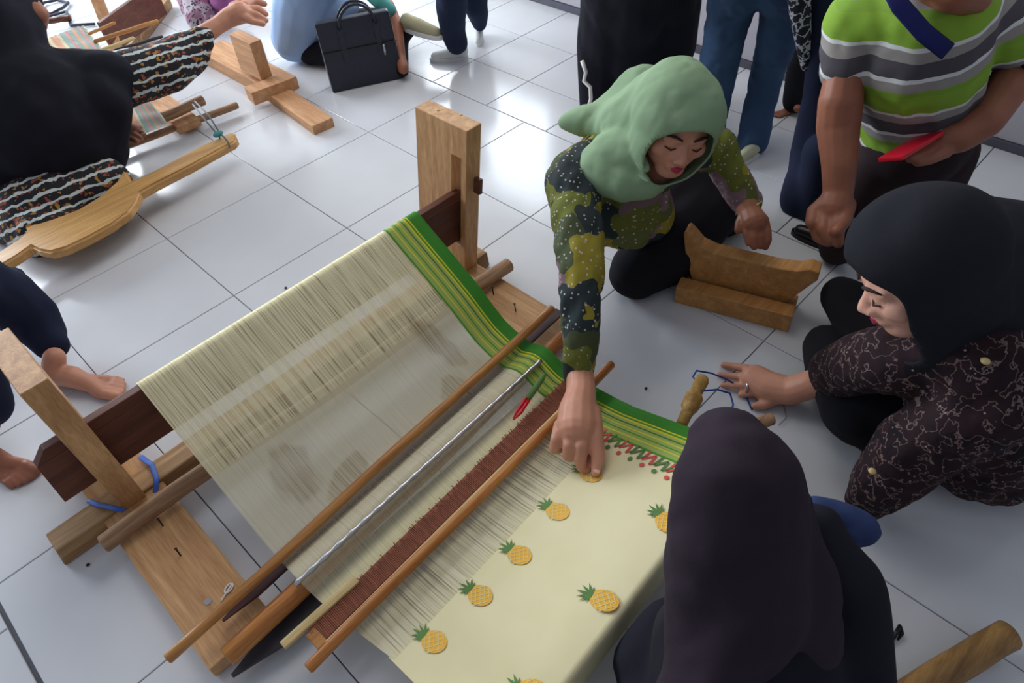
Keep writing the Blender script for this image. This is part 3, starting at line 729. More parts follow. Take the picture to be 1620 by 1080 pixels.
# ------------------------------------------------------------------ body builders
def finger_chain(p, d, n, seglens, bends, r, s=None, splay=0.):
    """joints of one finger; bends turn d towards -n"""
    d = Vector(d).normalized(); n = Vector(n).normalized()
    if splay and s is not None: d = (Matrix.Rotation(splay, 3, n) @ d)
    ax = d.cross(n).normalized(); out = [(Vector(p), r)]
    for i, (L, bd) in enumerate(zip(seglens, bends)):
        Rm = Matrix.Rotation(-math.radians(bd), 3, ax); d = Rm @ d
        p = p + d * L; out.append((p.copy(), r * (.94 - .1 * i)))
    return out
def hand_joints(wrist, d, n, side, L, curl=(20, 25, 20, 25, 30), fan=4., spread=1., thumb=(35, 15, 15), perf=None):
    """wrist point, direction to fingers d, back-of-hand normal n, side +1 when the thumb is at d x n"""
    d = Vector(d).normalized(); n = Vector(n); n = (n - d * n.dot(d)).normalized(); s = d.cross(n).normalized() * side
    ch = []; pw = .105 * L * spread
    palm = L * .50
    for i in range(4):                      # index to little
        u = (1.5 - i) * pw * .95
        kn = wrist + d * (palm * (1 - .02 * abs(i - 1.2) - (.06 if i == 3 else 0))) + s * u
        r = L * (.047, .048, .046, .040)[i]
        ch.append([(wrist + s * u * .55 + d * L * .03, L * .085), (wrist.lerp(kn, .5) + s * u * .15, L * .078), (kn, r * 1.25)])
        k = (.27, .30, .28, .21)[i] * L * 1.65
        c = curl[i] if not perf else perf[i]
        bends = (c, c * 1.1, c * .7) if not isinstance(c, tuple) else c
        fc = finger_chain(kn, d, n, (k * .46, k * .30, k * .24), bends, r, s, 0)
        an = -math.radians(fan * (1.5 - i)) * side * -1
        ch.append(fc)
    tb = wrist + d * L * .12 + s * pw * 1.3
    td = (d * math.cos(math.radians(thumb[0])) + s * math.sin(math.radians(thumb[0])) - n * .25).normalized()
    t1 = tb + td * L * .24; t2 = t1 + (td + d * .35 - n * math.radians(thumb[1])).normalized() * L * .17; t3 = t2 + (td + d * .6 - n * math.radians(thumb[2])).normalized() * L * .13
    ch.append([(wrist + d * L * .08 + s * pw * .4, L * .075), (tb, L * .075), (t1, L * .058), (t2, L * .052), (t3, L * .042)])
    return ch
def foot(name, heel, toe, L, m, parent, ankle=None, thumb_side=1, top=.3):
    d = (toe - heel); d.z = 0; d.normalize(); s = Vector((d.y, -d.x, 0)) * thumb_side; z = Vector((0, 0, 1))
    h = heel.copy(); h.z = 0
    ch = [[(h + z * L * .14, L * .13), (h + d * L * .33 + z * L * .16, L * .13), (h + d * L * .62 + z * L * .09 + s * L * .04, L * .085), (h + d * L * .74 + s * L * .09 + z * L * .07, L * .07)],
          [(h + d * L * .05 + z * L * .1, L * .10), (h + d * L * .45 - s * L * .06 + z * L * .07, L * .07), (h + d * L * .68 - s * L * .11 + z * L * .055, L * .055)],
          [(h + d * L * .64 + s * L * .09 + z * L * .06, L * .06), (h + d * L * .68 - s * L * .12 + z * L * .05, L * .05)]]
    if ankle is not None: ch.append([(h + z * L * .2 + d * L * .09, L * .135), (ankle, L * .125)])
    for i, (u, e, r) in enumerate(((.10, 1.0, .062), (.03, .99, .042), (-.03, .96, .038), (-.085, .92, .035), (-.135, .87, .032))):
        b0 = h + d * L * .70 + s * L * u + z * L * .05; t = h + d * L * (e - r) + s * L * u * 1.08 + z * L * r
        ch.append([(b0, L * r), ((b0 + t) / 2 + z * L * .02, L * r), (t, L * r)])
    return skin(name, chain(ch), m, parent, voxel=.0035, smooth=2)

def head(parent, c, fwd, up, hs, m, browm=None, look='down'):
    """head with face: hs is half the chin-to-crown height"""
    Rm = frame(fwd, up); X, Y, Z_ = Rm.col[0], Rm.col[1], Rm.col[2]
    P = lambda x, y, z: c + X * x * hs + Y * y * hs + Z_ * z * hs
    def b(bm):
        ellipsoid(bm, P(0, -.12, .22), (.70 * hs, .84 * hs, .78 * hs), Rm)
        ellipsoid(bm, P(0, .10, -.18), (.60 * hs, .66 * hs, .66 * hs), Rm)
        ellipsoid(bm, P(0, .38, -.66), (.34 * hs, .34 * hs, .26 * hs), Rm)       # chin
        for s in (-1, 1):
            ellipsoid(bm, P(s * .36, .42, -.16), (.24 * hs, .26 * hs, .22 * hs), Rm)   # cheek
            capsule(bm, P(s * .14, .70, .16), P(s * .42, .58, .14), .075 * hs, .065 * hs)  # brow ridge
            ellipsoid(bm, P(s * .27, .60, .02), (.135 * hs, .12 * hs, .09 * hs), Rm)   # lidded eye
            ellipsoid(bm, P(s * .105, .80, -.27), (.08 * hs, .09 * hs, .07 * hs), Rm)  # nostril wing
        capsule(bm, P(0, .66, .10), P(0, .86, -.22), .06 * hs, .10 * hs)             # nose
        ellipsoid(bm, P(0, .62, -.48), (.24 * hs, .18 * hs, .14 * hs), Rm)           # mouth mound
        capsule(bm, P(0, -.1, -.4), P(0, -.25, -1.25), .45 * hs, .48 * hs)           # neck
    skin('head', b, m, parent, voxel=hs * .045, smooth=3)
    def lp(bm):
        for s in (-1, 1):
            capsule(bm, P(0, .80, -.455), P(s * .19, .70, -.475), .045 * hs, .022 * hs, 8, 3)
            capsule(bm, P(0, .79, -.53), P(s * .17, .70, -.50), .052 * hs, .022 * hs, 8, 3)
    skin('lips', lp, M['lips'], parent, voxel=hs * .03, smooth=1)
    for s in (-1, 1):
        bm = bmesh.new(); tube(bm, [P(s * .12, .775, .20), P(s * .28, .735, .255), P(s * .46, .60, .20)], [.02 * hs, .032 * hs, .012 * hs], 8); obj('eyebrow', bm, M['brow'], parent, smooth=True)
        bm = bmesh.new(); tube(bm, [P(s * .15, .70, -.02), P(s * .27, .735, -.055), P(s * .40, .66, -.02)], [.012 * hs, .02 * hs, .012 * hs], 8); obj('eyelashes', bm, M['brow'], parent, smooth=True)
def face_cut(c, fwd, up, hs, w=.56, zt=.55, zb=-.80, ym=.12):
    Rm = frame(fwd, up)
    def f(co):
        q = Rm.transposed() @ (co - c) / hs
        zm = (zt + zb) / 2; hh = (zt - zb) / 2
        return q.y > ym and (q.x / w) ** 2 + ((q.z - zm) / hh) ** 2 < 1
    return f
toC = -CF; imD = CD.copy(); imR = CR.copy()

def shoe(name, heel, toe, L, m, parent, h=.36, sole=None):
    d = (toe - heel).normalized(); s = Vector((d.y, -d.x, 0)); z = Vector((0, 0, 1)); H = heel.copy()
    def b(bm):
        capsule(bm, H + d * L * .12 + z * L * .22, H + d * L * .45 + z * L * .17, L * .14, L * .15)
        capsule(bm, H + d * L * .45 + z * L * .16, H + d * L * .84 + z * L * .12, L * .15, L * .12)
        capsule(bm, H + d * L * .12 + z * L * .12, H + d * L * .13 + z * L * h, L * .12, L * .125)
    r = skin(name, b, m, parent, voxel=.006, smooth=2)
    bm = bmesh.new(); o2 = [(math.cos(t), math.sin(t)) for t in [i * math.pi / 10 for i in range(20)]]
    A = [bm.verts.new(H + d * L * (.5 + .5 * c_) + s * L * (.155 + .02 * c_) * s_) for c_, s_ in o2]; B = [bm.verts.new(v.co + z * L * .09) for v in A]
    bm.faces.new(A); bm.faces.new(B[::-1])
    for i in range(20): bm.faces.new([A[i], B[i], B[(i + 1) % 20], A[(i + 1) % 20]])
    bmesh.ops.recalc_face_normals(bm, faces=bm.faces)
    obj('sole', bm, sole or M['white_shoe'], r)
    return r

# ================================================================== people
def P3(px, py, z): return at(px, py, z)
def person(label, loc): return thing('person', label, 'person', loc)
FD = (1, .2, .6)

# ---------------------------------------------------------------- woman in the green hijab
M['batik_green'] = batik('green_batik', None, [srgb(46, 56, 58), srgb(132, 108, 116), srgb(104, 110, 48), srgb(50, 58, 60), srgb(120, 98, 104), srgb(146, 134, 50), srgb(74, 82, 56), srgb(46, 52, 52), srgb(96, 104, 56)], scale=13, dots=srgb(190, 178, 176), dotscale=85, dotr=.2, warp=.22)
w1 = person('woman in a sage green hijab and colourful batik blouse, kneeling and pointing at the cloth', at(1010, 440, 0))
def b(bm):
    chain([[J(1015, 335, .22, 52), J(990, 300, .30, 66), J(965, 262, .37, 60)],
           [J(905, 282, .39, 42), J(985, 250, .40, 55), J(1100, 240, .38, 34), J(1136, 236, .36, 28)],
           [J(905, 300, .34, 42), J(925, 345, .27, 42), J(1000, 368, .22, 28)],
           [J(905, 285, .40, 42), J(912, 350, .37, 40), J(920, 430, .32, 37), J(918, 500, .26, 31), J(917, 560, .19, 28), J(917, 598, .145, 26)],
           [J(1132, 225, .37, 30), J(1150, 265, .32, 28), J(1173, 305, .26, 25), J(1181, 320, .24, 23)],
           ])(bm)
skin('blouse', b, M['batik_green'], w1, voxel=.008, smooth=5, folds=[(.007, 26, (.1, .1, 1)), (.003, 60, (1, .3, .4))])
def b(bm):
    chain([[J(1110, 320, .10, 66), J(1060, 385, .08, 66), J(1008, 428, .07, 46)],
           [J(1020, 350, .12, 50), J(1100, 290, .14, 60)],
           [J(1130, 290, .10, 46), J(1150, 340, .05, 34)]])(bm)
skin('trousers', b, M['black_skirt'], w1, voxel=.010, smooth=5, folds=[(.005, 18, (1, .5, 0))])
# pointing right hand
tip = on_cloth(944, 752)
hch = [[J(918, 596, .155, 22), J(919, 622, .155, 24), J(914, 650, .152, 31), J(913, 676, .145, 34)],
       [J(934, 655, .15, 18), J(942, 692, .142, 14), J(946, 722, .128, 11.5), (tip + Vector((0, .003, .009)), .0095)],
       [J(920, 680, .148, 14), J(920, 706, .145, 11.5), J(918, 726, .125, 11), J(920, 738, .108, 9)],
       [J(902, 680, .148, 14), J(901, 704, .142, 11), J(899, 719, .122, 10.5), J(902, 722, .108, 9)],
       [J(888, 674, .145, 13), J(881, 695, .138, 10.5), J(878, 709, .12, 9.5), J(884, 710, .108, 8)],
       [J(932, 650, .135, 18), J(938, 690, .118, 13), J(934, 718, .108, 11), J(928, 742, .10, 9)]]
skin('hand', chain(hch), M['skin'], w1, voxel=.003, smooth=1)
bm = bmesh.new(); ellipsoid(bm, tip + Vector((.0, .001, .0165)), (.0055, .008, .003)); obj('fingernail', bm, M['skin_pale'], w1, smooth=True)
# resting left hand
hch = [[J(1180, 318, .25, 17), J(1186, 336, .235, 18), J(1193, 352, .225, 22)],
       [J(1204, 350, .225, 13), J(1212, 366, .215, 8.5), J(1214, 380, .20, 7), J(1211, 390, .185, 6)],
       [J(1198, 354, .225, 12), J(1203, 372, .21, 8), J(1203, 388, .19, 6.5)],
       [J(1190, 356, .225, 11), J(1192, 374, .21, 7.5), J(1193, 390, .19, 6)],
       [J(1184, 354, .225, 10), J(1182, 370, .21, 7), J(1184, 384, .195, 5.5)],
       [J(1180, 340, .23, 12), J(1171, 352, .22, 8), J(1168, 364, .21, 6.5)]]
skin('hand', chain(hch), M['skin_dark'], w1, voxel=.003, smooth=1)
bm = bmesh.new(); c = P3(1185, 328, .235); ax_ = (P3(1195, 345, .215) - P3(1180, 318, .25)).normalized(); e1 = ax_.cross(Vector((0, 0, 1))).normalized(); e2 = ax_.cross(e1)
tube(bm, [c + (e1 * math.cos(t) + e2 * math.sin(t)) * .034 for t in [i * math.pi / 12 for i in range(25)]], .0035, 6, caps=False); obj('watch_band', bm, M['gold'], w1, smooth=True)
bm = bmesh.new(); c = P3(1212, 364, .195); tube(bm, [c + (imR * math.cos(t) + toC * math.sin(t)) * .009 for t in [i * math.pi / 8 for i in range(17)]], .002, 6, caps=False); obj('ring', bm, M['gold'], w1, smooth=True)
hc = P3(1068, 200, .55); fw = (toC * .60 + imD * .78 + imR * .12).normalized(); up = (toC * .78 - imD * .60 + imR * .16).normalized(); hs = .100
head(w1, hc, fw, up, hs, M['skin'])
Rm = frame(fw, up); hx, hy, hz = Rm.col[0], Rm.col[1], Rm.col[2]
def b(bm):
    ellipsoid(bm, hc + hz * .030 - hy * .014, (.090, .104, .096), Rm)
    ellipsoid(bm, hc - hz * .02 + hy * .002, (.084, .090, .104), Rm)
    chain([[(hc - hy * .05 + hz * .01, .088), J(1010, 195, .50, 58), J(972, 190, .47, 36), J(930, 192, .455, 24), J(893, 192, .45, 10)],
           [(hc - hz * .06 - hy * .02, .076), J(1012, 240, .475, 50), J(975, 250, .455, 44), J(950, 262, .44, 34)],
           [(hc - hz * .085 - hy * .012, .060), J(1018, 278, .44, 34), J(990, 285, .43, 30)],
           [J(1016, 150, .52, 44), J(985, 172, .485, 34), J(945, 186, .46, 24)], [J(985, 285, .43, 32), J(962, 272, .435, 34), J(990, 255, .45, 44)]])(bm)
skin('hijab', b, M['green_hijab'], w1, voxel=.0055, smooth=12, folds=[(.0055, 19, (.30, .1, -1)), (.0012, 60, (.3, .4, -1))], cut=face_cut(hc, fw, up, hs, w=.66, zt=.50, zb=-1.05, ym=.2), thick=-.004)
# pleats of the scarf running from the crown down to the shoulder
for k, pts in enumerate((((1000, 120, .565), (982, 165, .545), (978, 215, .515), (1000, 262, .50), (1030, 290, .49)), ((1012, 150, .59), (998, 195, .565), (1004, 240, .535), (1026, 274, .51)), ((985, 150, .53), (962, 190, .515), (955, 230, .495), (968, 268, .48)))):
    bm = bmesh.new(); tube(bm, [J(x, y, z - .028, 1)[0] for x, y, z in pts], [.006, .013, .015, .013, .007][:len(pts)], 10, flat=.7)
    md = obj('pleat', bm, M['green_hijab'], w1, smooth=True)
    mm_ = md.modifiers.new('sub', 'SUBSURF'); mm_.levels = 2; mm_.render_levels = 2

# ---------------------------------------------------------------- woman in the black hijab at the right
M['batik_dark'] = batik('dark_batik', None, [srgb(38, 24, 30), srgb(44, 28, 32), srgb(30, 22, 28)], scale=14, dots=srgb(150, 130, 124), dotscale=70, dotr=.13, lines=(srgb(112, 92, 88), 34, .013), warp=.3)
w2 = person('woman in black hijab and dark maroon batik dress sitting with ringed hand on floor', at(1480, 640, 0))
def b(bm):
    chain([[J(1570, 690, .14, 110), J(1560, 620, .28, 110), J(1545, 570, .40, 95)],
           [J(1430, 575, .35, 56), J(1500, 570, .38, 70), J(1600, 600, .40, 70)],
           [J(1420, 570, .34, 60), J(1362, 575, .27, 48), J(1330, 585, .19, 42), J(1318, 590, .15, 40)],
           [J(1600, 620, .38, 80), J(1530, 660, .32, 75), J(1450, 705, .22, 62), J(1400, 760, .12, 50), J(1375, 790, .06, 34)],
           [J(1640, 690, .10, 80), J(1560, 720, .06, 50)]])(bm)
skin('dress', b, M['batik_dark'], w2, voxel=.010, smooth=5, folds=[(.008, 18, (-.4, -.2, 1)), (.003, 50, (1, .3, .4))])
def b(bm):
    chain([[J(1420, 640, .12, 80), J(1370, 640, .11, 70), J(1318, 580, .09, 42), J(1305, 548, .08, 34)],
           [J(1420, 560, .14, 60), J(1370, 500, .11, 52), J(1334, 470, .09, 34)],
           [J(1480, 650, .12, 90), J(1400, 680, .08, 50)]])(bm)
skin('skirt', b, M['black_skirt'], w2, voxel=.010, smooth=5, folds=[(.005, 18, (1, .5, 0))])
hch = [[J(1320, 595, .13, 27), J(1285, 607, .085, 23), J(1250, 618, .045, 23), J(1215, 612, .03, 26), J(1195, 600, .028, 24)],
       [J(1200, 588, .028, 10), J(1176, 582, .022, 7), J(1160, 579, .014, 6), J(1144, 577, .009, 5)],
       [J(1198, 600, .028, 10), J(1172, 596, .020, 6.5), J(1152, 594, .012, 5.5), J(1138, 592, .008, 4.5)],
       [J(1198, 608, .028, 9), J(1174, 610, .019, 6.5), J(1156, 610, .012, 5.5), J(1143, 609, .008, 4.5)],
       [J(1204, 616, .024, 8), J(1188, 622, .016, 6), J(1172, 624, .009, 5)],
       [J(1230, 626, .025, 13), J(1210, 640, .015, 8), J(1194, 642, .009, 6)]]
skin('hand', chain(hch), M['skin'], w2, voxel=.0035, smooth=2)
for q in ((1183, 588, .026), (1181, 612, .024)):
    bm = bmesh.new(); c = P3(*q); v = Vector((.5, .3, .15)).normalized(); e1 = v.cross(Vector((0, 0, 1))).normalized(); e1 = (P3(1183, 598, .02) - P3(1183, 580, .02)).normalized(); e2 = Vector((0, 0, 1))
    tube(bm, [c + (e1 * math.cos(t) + e2 * math.sin(t)) * .0125 for t in [i * math.pi / 8 for i in range(17)]], .0028, 6, caps=False); obj('ring', bm, M['metal'], w2, smooth=True)
hc = P3(1458, 432, .54); fw = (-imR * .86 + imD * .36 - toC * .42).normalized(); up = (-imD * .80 + toC * .50 - imR * .34).normalized(); hs = .112
head(w2, hc, fw, up, hs, M['skin_pale'])
Rm = frame(fw, up); hx, hy, hz = Rm.col[0], Rm.col[1], Rm.col[2]
def b(bm):
    ellipsoid(bm, hc + hz * .032 - hy * .010, (.104, .118, .108), Rm)
    chain([[(hc - hy * .01, .10), J(1520, 420, .47, 110), J(1590, 440, .44, 120), J(1650, 500, .38, 120)],
           [(hc - hz * .06 - hy * .02, .09), J(1480, 520, .44, 68), J(1560, 520, .44, 70), J(1640, 540, .42, 60)],
           [J(1430, 366, .58, 34), J(1385, 362, .58, 22), J(1358, 352, .575, 7)]])(bm)
skin('hijab', b, M['black_fabric2'], w2, voxel=.008, smooth=7, folds=[(.006, 13, (.8, -.4, -.4))], cut=face_cut(hc, fw, up, hs, w=1.1, zt=.70, zb=-1.2, ym=.44), thick=-.004)
for q in ((1559, 571, .475), (1380, 745, .20)):
    bm = bmesh.new(); ellipsoid(bm, P3(*q), (.007, .007, .004)); obj('button', bm, M['bamboo_pale'], w2, smooth=True)
bm = bmesh.new(); ellipsoid(bm, P3(1455, 309, .605), (.0045,) * 3); obj('pearl_pin', bm, M['white_plastic'], w2, smooth=True)

# ---------------------------------------------------------------- weaver seen from behind, bottom right
w3 = person('weaver in a dark plum hijab seen from behind, sitting at the cloth edge', at(1230, 1000, 0))
def b(bm):
    chain([[J(1148, 712, .55, 70), J(1165, 770, .54, 102), J(1172, 850, .49, 112)],
           [J(1172, 850, .47, 112), J(1165, 940, .42, 112), J(1130, 1020, .36, 90), J(1120, 1100, .32, 90)],
           [J(1230, 820, .46, 62), J(1262, 900, .41, 66), J(1262, 1000, .36, 70)]])(bm)
skin('hijab', b, M['purple_fabric'], w3, voxel=.009, smooth=8, folds=[(.008, 11, (.1, .3, -1)), (.002, 40, (.1, .3, -1))])
def b(bm):
    chain([[J(1285, 850, .38, 60), J(1318, 930, .34, 76), J(1330, 1040, .25, 76), J(1335, 1140, .16, 80)],
           [J(1180, 1050, .28, 150), J(1200, 1180, .14, 190)],
           [J(1060, 990, .17, 46), J(1025, 1060, .14, 56), J(1060, 1150, .12, 100)]])(bm)
skin('blouse', b, M['black_fabric'], w3, voxel=.010, smooth=6, folds=[(.009, 14, (0, .2, -1))])
def b(bm):
    chain([[J(1290, 810, .36, 26), J(1335, 822, .35, 30), J(1362, 836, .34, 28)], [J(1340, 840, .34, 30), J(1380, 842, .33, 14)]])(bm)
skin('collar', b, M['blue_collar'], w3, voxel=.006, smooth=5, folds=[(.003, 30, (1, 0, 0))])

# ---------------------------------------------------------------- man in the striped polo
def polo():
    m, nt, bb = newmat('striped_polo')
    tc = N(nt, 'ShaderNodeNewGeometry'); dn = N(nt, 'ShaderNodeVectorMath', operation='DOT_PRODUCT'); nt.links.new(tc.outputs['Position'], dn.inputs[0]); dn.inputs[1].default_value = (-.30, .12, .95)
    wv = N(nt, 'ShaderNodeTexNoise'); wv.inputs['Scale'].default_value = 7; nt.links.new(tc.outputs['Position'], wv.inputs['Vector'])
    t = math_(nt, 'ADD', dn.outputs['Value'], math_(nt, 'MULTIPLY', wv.outputs['Fac'], .02))
    t = math_(nt, 'FRACT', math_(nt, 'DIVIDE', t, .15))
    gr = srgb(128, 166, 46); gy = srgb(146, 140, 136); wh = srgb(214, 216, 214); dk = srgb(74, 70, 76); lm = srgb(120, 158, 46)
    c = ramp(nt, t, [(0, gr), (.26, lm), (.34, gy), (.48, wh), (.54, dk), (.76, gy), (.90, wh), (.95, gr)], 'CONSTANT')
    nt.links.new(c, bb.inputs['Base Color']); bb.inputs['Roughness'].default_value = .85
    return m
M['polo'] = polo()
mn = person('man in a lime, grey and white striped polo bending forward with a phone', at(1420, 330, 0))
def b(bm):
    chain([[J(1450, 190, .42, 88), J(1450, 150, .50, 92), J(1455, 90, .60, 100), J(1470, 40, .67, 95)],
           [J(1360, 40, .66, 55), J(1470, 30, .68, 80), J(1560, 30, .66, 60), J(1600, 60, .62, 50)],
           [J(1360, 35, .66, 50), J(1342, 80, .615, 42), J(1337, 108, .585, 38)],
           [J(1590, 40, .64, 55), J(1625, 40, .60, 40)]])(bm)
skin('polo_shirt', b, M['polo'], mn, voxel=.009, smooth=5, folds=[(.006, 16, (.2, .1, 1)), (.003, 40, (1, .5, .3))])
def b(bm):
    chain([[J(1450, 218, .39, 82), J(1448, 224, .36, 76)],
           [J(1400, 250, .34, 44), J(1362, 310, .22, 36), J(1332, 370, .10, 34), J(1325, 392, .05, 28)],
           [J(1482, 240, .34, 60), J(1470, 300, .22, 46), J(1465, 380, .08, 42)]])(bm)
skin('trousers', b, M['maroon_trouser'], mn, voxel=.010, smooth=5, folds=[(.005, 16, (0, .3, 1))])
shoe('shoe', P3(1330, 400, .0), P3(1270, 375, .0), .15, M['black_plastic'], mn, sole=M['black_plastic'])
hch = [[J(1338, 110, .585, 30), J(1330, 160, .53, 34), J(1326, 200, .48, 33), J(1328, 260, .42, 27), J(1326, 305, .37, 23), J(1320, 330, .345, 27)],
       [J(1300, 330, .34, 14), J(1290, 352, .32, 12), J(1296, 374, .30, 11), J(1310, 382, .30, 9)],
       [J(1305, 335, .34, 13), J(1302, 362, .325, 11), J(1314, 380, .31, 9)],
       [J(1325, 345, .34, 15), J(1324, 366, .33, 12), J(1326, 384, .31, 9)],
       [J(1338, 325, .35, 16), J(1336, 350, .345, 11), J(1322, 366, .34, 9)],
       [J(1310, 320, .35, 16), J(1288, 335, .335, 12), J(1284, 352, .325, 10)]]
skin('arm', chain(hch), M['skin_dark'], mn, voxel=.004, smooth=2)
hch = [[J(1625, 60, .60, 32), J(1600, 130, .54, 32), J(1560, 190, .50, 28), J(1520, 215, .47, 26), J(1495, 222, .46, 24)],
       [J(1490, 212, .46, 16), J(1462, 204, .47, 9), J(1450, 202, .475, 8)],
       [J(1490, 225, .455, 14), J(1465, 232, .455, 9), J(1442, 240, .455, 8)],
       [J(1490, 232, .45, 14), J(1462, 244, .45, 9), J(1440, 250, .452, 8)],
       [J(1495, 238, .45, 13), J(1470, 252, .445, 9), J(1452, 256, .445, 8)]]
skin('arm', chain(hch), M['skin_dark'], mn, voxel=.004, smooth=2)
def b(bm):
    chain([[J(1515, 0, .74, 36), J(1505, -50, .80, 66)], [J(1540, -6, .755, 30), J(1512, -20, .78, 40)]])(bm)
skin('head', b, M['skin_dark'], mn, voxel=.008, smooth=4)
bm = bmesh.new(); tube(bm, [J(x, y, z, 1)[0] for x, y, z in ((1405, -30, .79), (1425, 10, .76), (1462, 52, .72), (1500, 82, .695))], .020, 10, flat=.25, up=tuple(toC)); obj('lanyard', bm, M['strap_blue'], mn, smooth=True)
bm = bmesh.new(); c = P3(1598, 120, .55); v = (P3(1625, 60, .6) - P3(1560, 190, .5)).normalized(); e1 = v.cross(Vector((0, 0, 1))).normalized(); e2 = v.cross(e1)
tube(bm, [c + (e1 * math.cos(t) + e2 * math.sin(t)) * .048 for t in [i * math.pi / 12 for i in range(25)]], .009, 8, caps=False); obj('wristband', bm, M['black_plastic'], mn, smooth=True)
bm = bmesh.new(); bar(bm, P3(1408, 252, .475), P3(1474, 212, .475), .055, .010, up=tuple((-imD * .9 - imR * .5 + toC * .42).normalized()), bev=.003)
ph = obj('mobile_phone', bm, M['red'], loc=P3(1440, 232, .465)); tag(ph, 'red mobile phone held in the man\'s hand', 'phone')

bm = bmesh.new(); capsule(bm, P3(1562, 178, .45), P3(1560, 200, .42), .022, .020); obj('pouch', bm, M['black_fabric'], mn, smooth=True)
# ---------------------------------------------------------------- standing onlookers, cut off by the frame
def leg(js, name, mat_, par, folds=[(.006, 14, (0, .2, 1))], v=.010): return skin(name, chain([js]), mat_, par, voxel=v, smooth=4, folds=folds)
pj = person('standing person in blue jeans and pale slip-on shoes', at(1190, 240, 0))
def b(bm):
    chain([[J(1118, 200, .06, 28), J(1134, 120, .24, 29), J(1145, 60, .38, 32), J(1158, 5, .48, 38), J(1180, -60, .62, 48)],
           [J(1191, 222, .035, 24), J(1200, 180, .10, 25), J(1217, 110, .24, 27), J(1230, 60, .38, 31), J(1241, 5, .48, 37), J(1230, -60, .62, 48)]])(bm)
skin('jeans', b, M['jeans'], pj, voxel=.008, smooth=3, folds=[(.006, 16, (.1, .2, 1)), (.003, 45, (1, .5, .4))])
shoe('shoe', P3(1204, 236, 0), P3(1166, 262, 0), .15, M['cream_shoe'], pj, h=.2)
pb = person('standing person in wide black trousers with a white side stripe', at(960, 150, 0))
def b(bm):
    chain([[J(950, 160, .03, 34), J(955, 80, .22, 42), J(968, 0, .42, 52), J(985, -70, .60, 60)],
           [J(1045, 130, .03, 32), J(1058, 70, .22, 42), J(1056, 0, .40, 52), J(1035, -70, .58, 60)],
           [J(1000, 90, .20, 50), J(1004, 40, .32, 56), J(1010, -60, .58, 60)]])(bm)
lg = skin('trousers', b, M['black_fabric'], pb, voxel=.010, smooth=4, folds=[(.010, 12, (0, .2, 1))])
bm = bmesh.new(); tube(bm, [P3(*q) for q in ((921, 96, .235), (927, 114, .20), (924, 128, .17), (934, 138, .155), (935, 156, .12), (930, 172, .08))], .007, 6); obj('side_stripe', bm, M['white_plastic'], lg, smooth=True)
ps = person('standing person in a long dark navy skirt beside the man', at(1270, 340, 0))
def b(bm):
    chain([[J(1270, 315, .035, 34), J(1282, 240, .14, 29), J(1298, 150, .30, 24), J(1306, 60, .46, 24), J(1310, -30, .60, 28)], [J(1290, 330, .03, 28), J(1300, 240, .2, 30)]])(bm)
skin('skirt', b, M['denim_navy'], ps, voxel=.010, smooth=4, folds=[(.009, 12, (0, .2, 1))])
M['batik_white'] = batik('grey_white_batik', None, [srgb(40, 42, 52), srgb(36, 36, 46)], scale=20, dots=srgb(190, 190, 196), dotscale=60, dotr=.22, lines=(srgb(180, 182, 190), 40, .035), warp=.3)
def b(bm): chain([[J(1262, -20, .60, 20), J(1268, 40, .50, 15), J(1275, 105, .38, 8)]])(bm)
skin('scarf_end', b, M['batik_white'], ps, voxel=.006, smooth=2)
pd = person('barefoot person in a long black dress behind the blue jeans', at(1245, 180, 0))
def b(bm): chain([[J(1258, 158, .045, 20), J(1264, 100, .16, 20), J(1276, 20, .30, 20), J(1284, -50, .42, 24)]])(bm)
skin('dress', b, M['black_skirt'], pd, voxel=.010, smooth=4, folds=[(.006, 14, (0, .2, 1))])
foot('foot', P3(1262, 176, 0), P3(1228, 184, 0), .10, M['skin_dark'], pd, ankle=P3(1262, 172, .05))
pn_ = person('standing person in navy trousers and white sneakers near the handbag', at(735, 80, 0))
def b(bm):
    chain([[J(722, 68, .085, 18), J(716, 50, .13, 20), J(714, 10, .25, 24), J(718, -50, .40, 26)],
           [J(760, 36, .07, 13), J(757, 20, .12, 18), J(752, 5, .17, 21), J(745, -50, .32, 26)]])(bm)
skin('trousers', b, M['navy'], pn_, voxel=.009, smooth=3, folds=[(.005, 18, (0, .2, 1))])
shoe('sneaker', P3(741, 92, 0), P3(692, 96, 0), .16, M['white_shoe'], pn_, h=.42)
shoe('sneaker', P3(759, 54, 0), P3(757, 78, 0), .13, M['white_shoe'], pn_, h=.4)
# barefoot person at left
pf = person('barefoot person in navy trousers standing at the left edge', at(90, 600, 0))
def b(bm):
    chain([[J(84, 545, .075, 27), J(72, 528, .09, 31), J(48, 500, .13, 40), J(5, 472, .20, 50), J(-50, 450, .28, 56), J(-120, 430, .40, 62)],
           [J(-28, 640, .14, 42), J(-70, 540, .30, 50), J(-130, 450, .42, 60)], [J(20, 440, .20, 18), J(34, 462, .17, 14)]])(bm)
skin('trousers', b, M['denim_navy'], pf, voxel=.009, smooth=3, folds=[(.006, 16, (.2, .2, 1))])
foot('foot', P3(88, 604, 0), P3(203, 622, 0), .215, M['skin'], pf, ankle=P3(86, 566, .075), thumb_side=1)
foot('foot', P3(-40, 715, 0), P3(64, 768, 0), .21, M['skin_dark'], pf, ankle=P3(-20, 672, .09), thumb_side=-1)

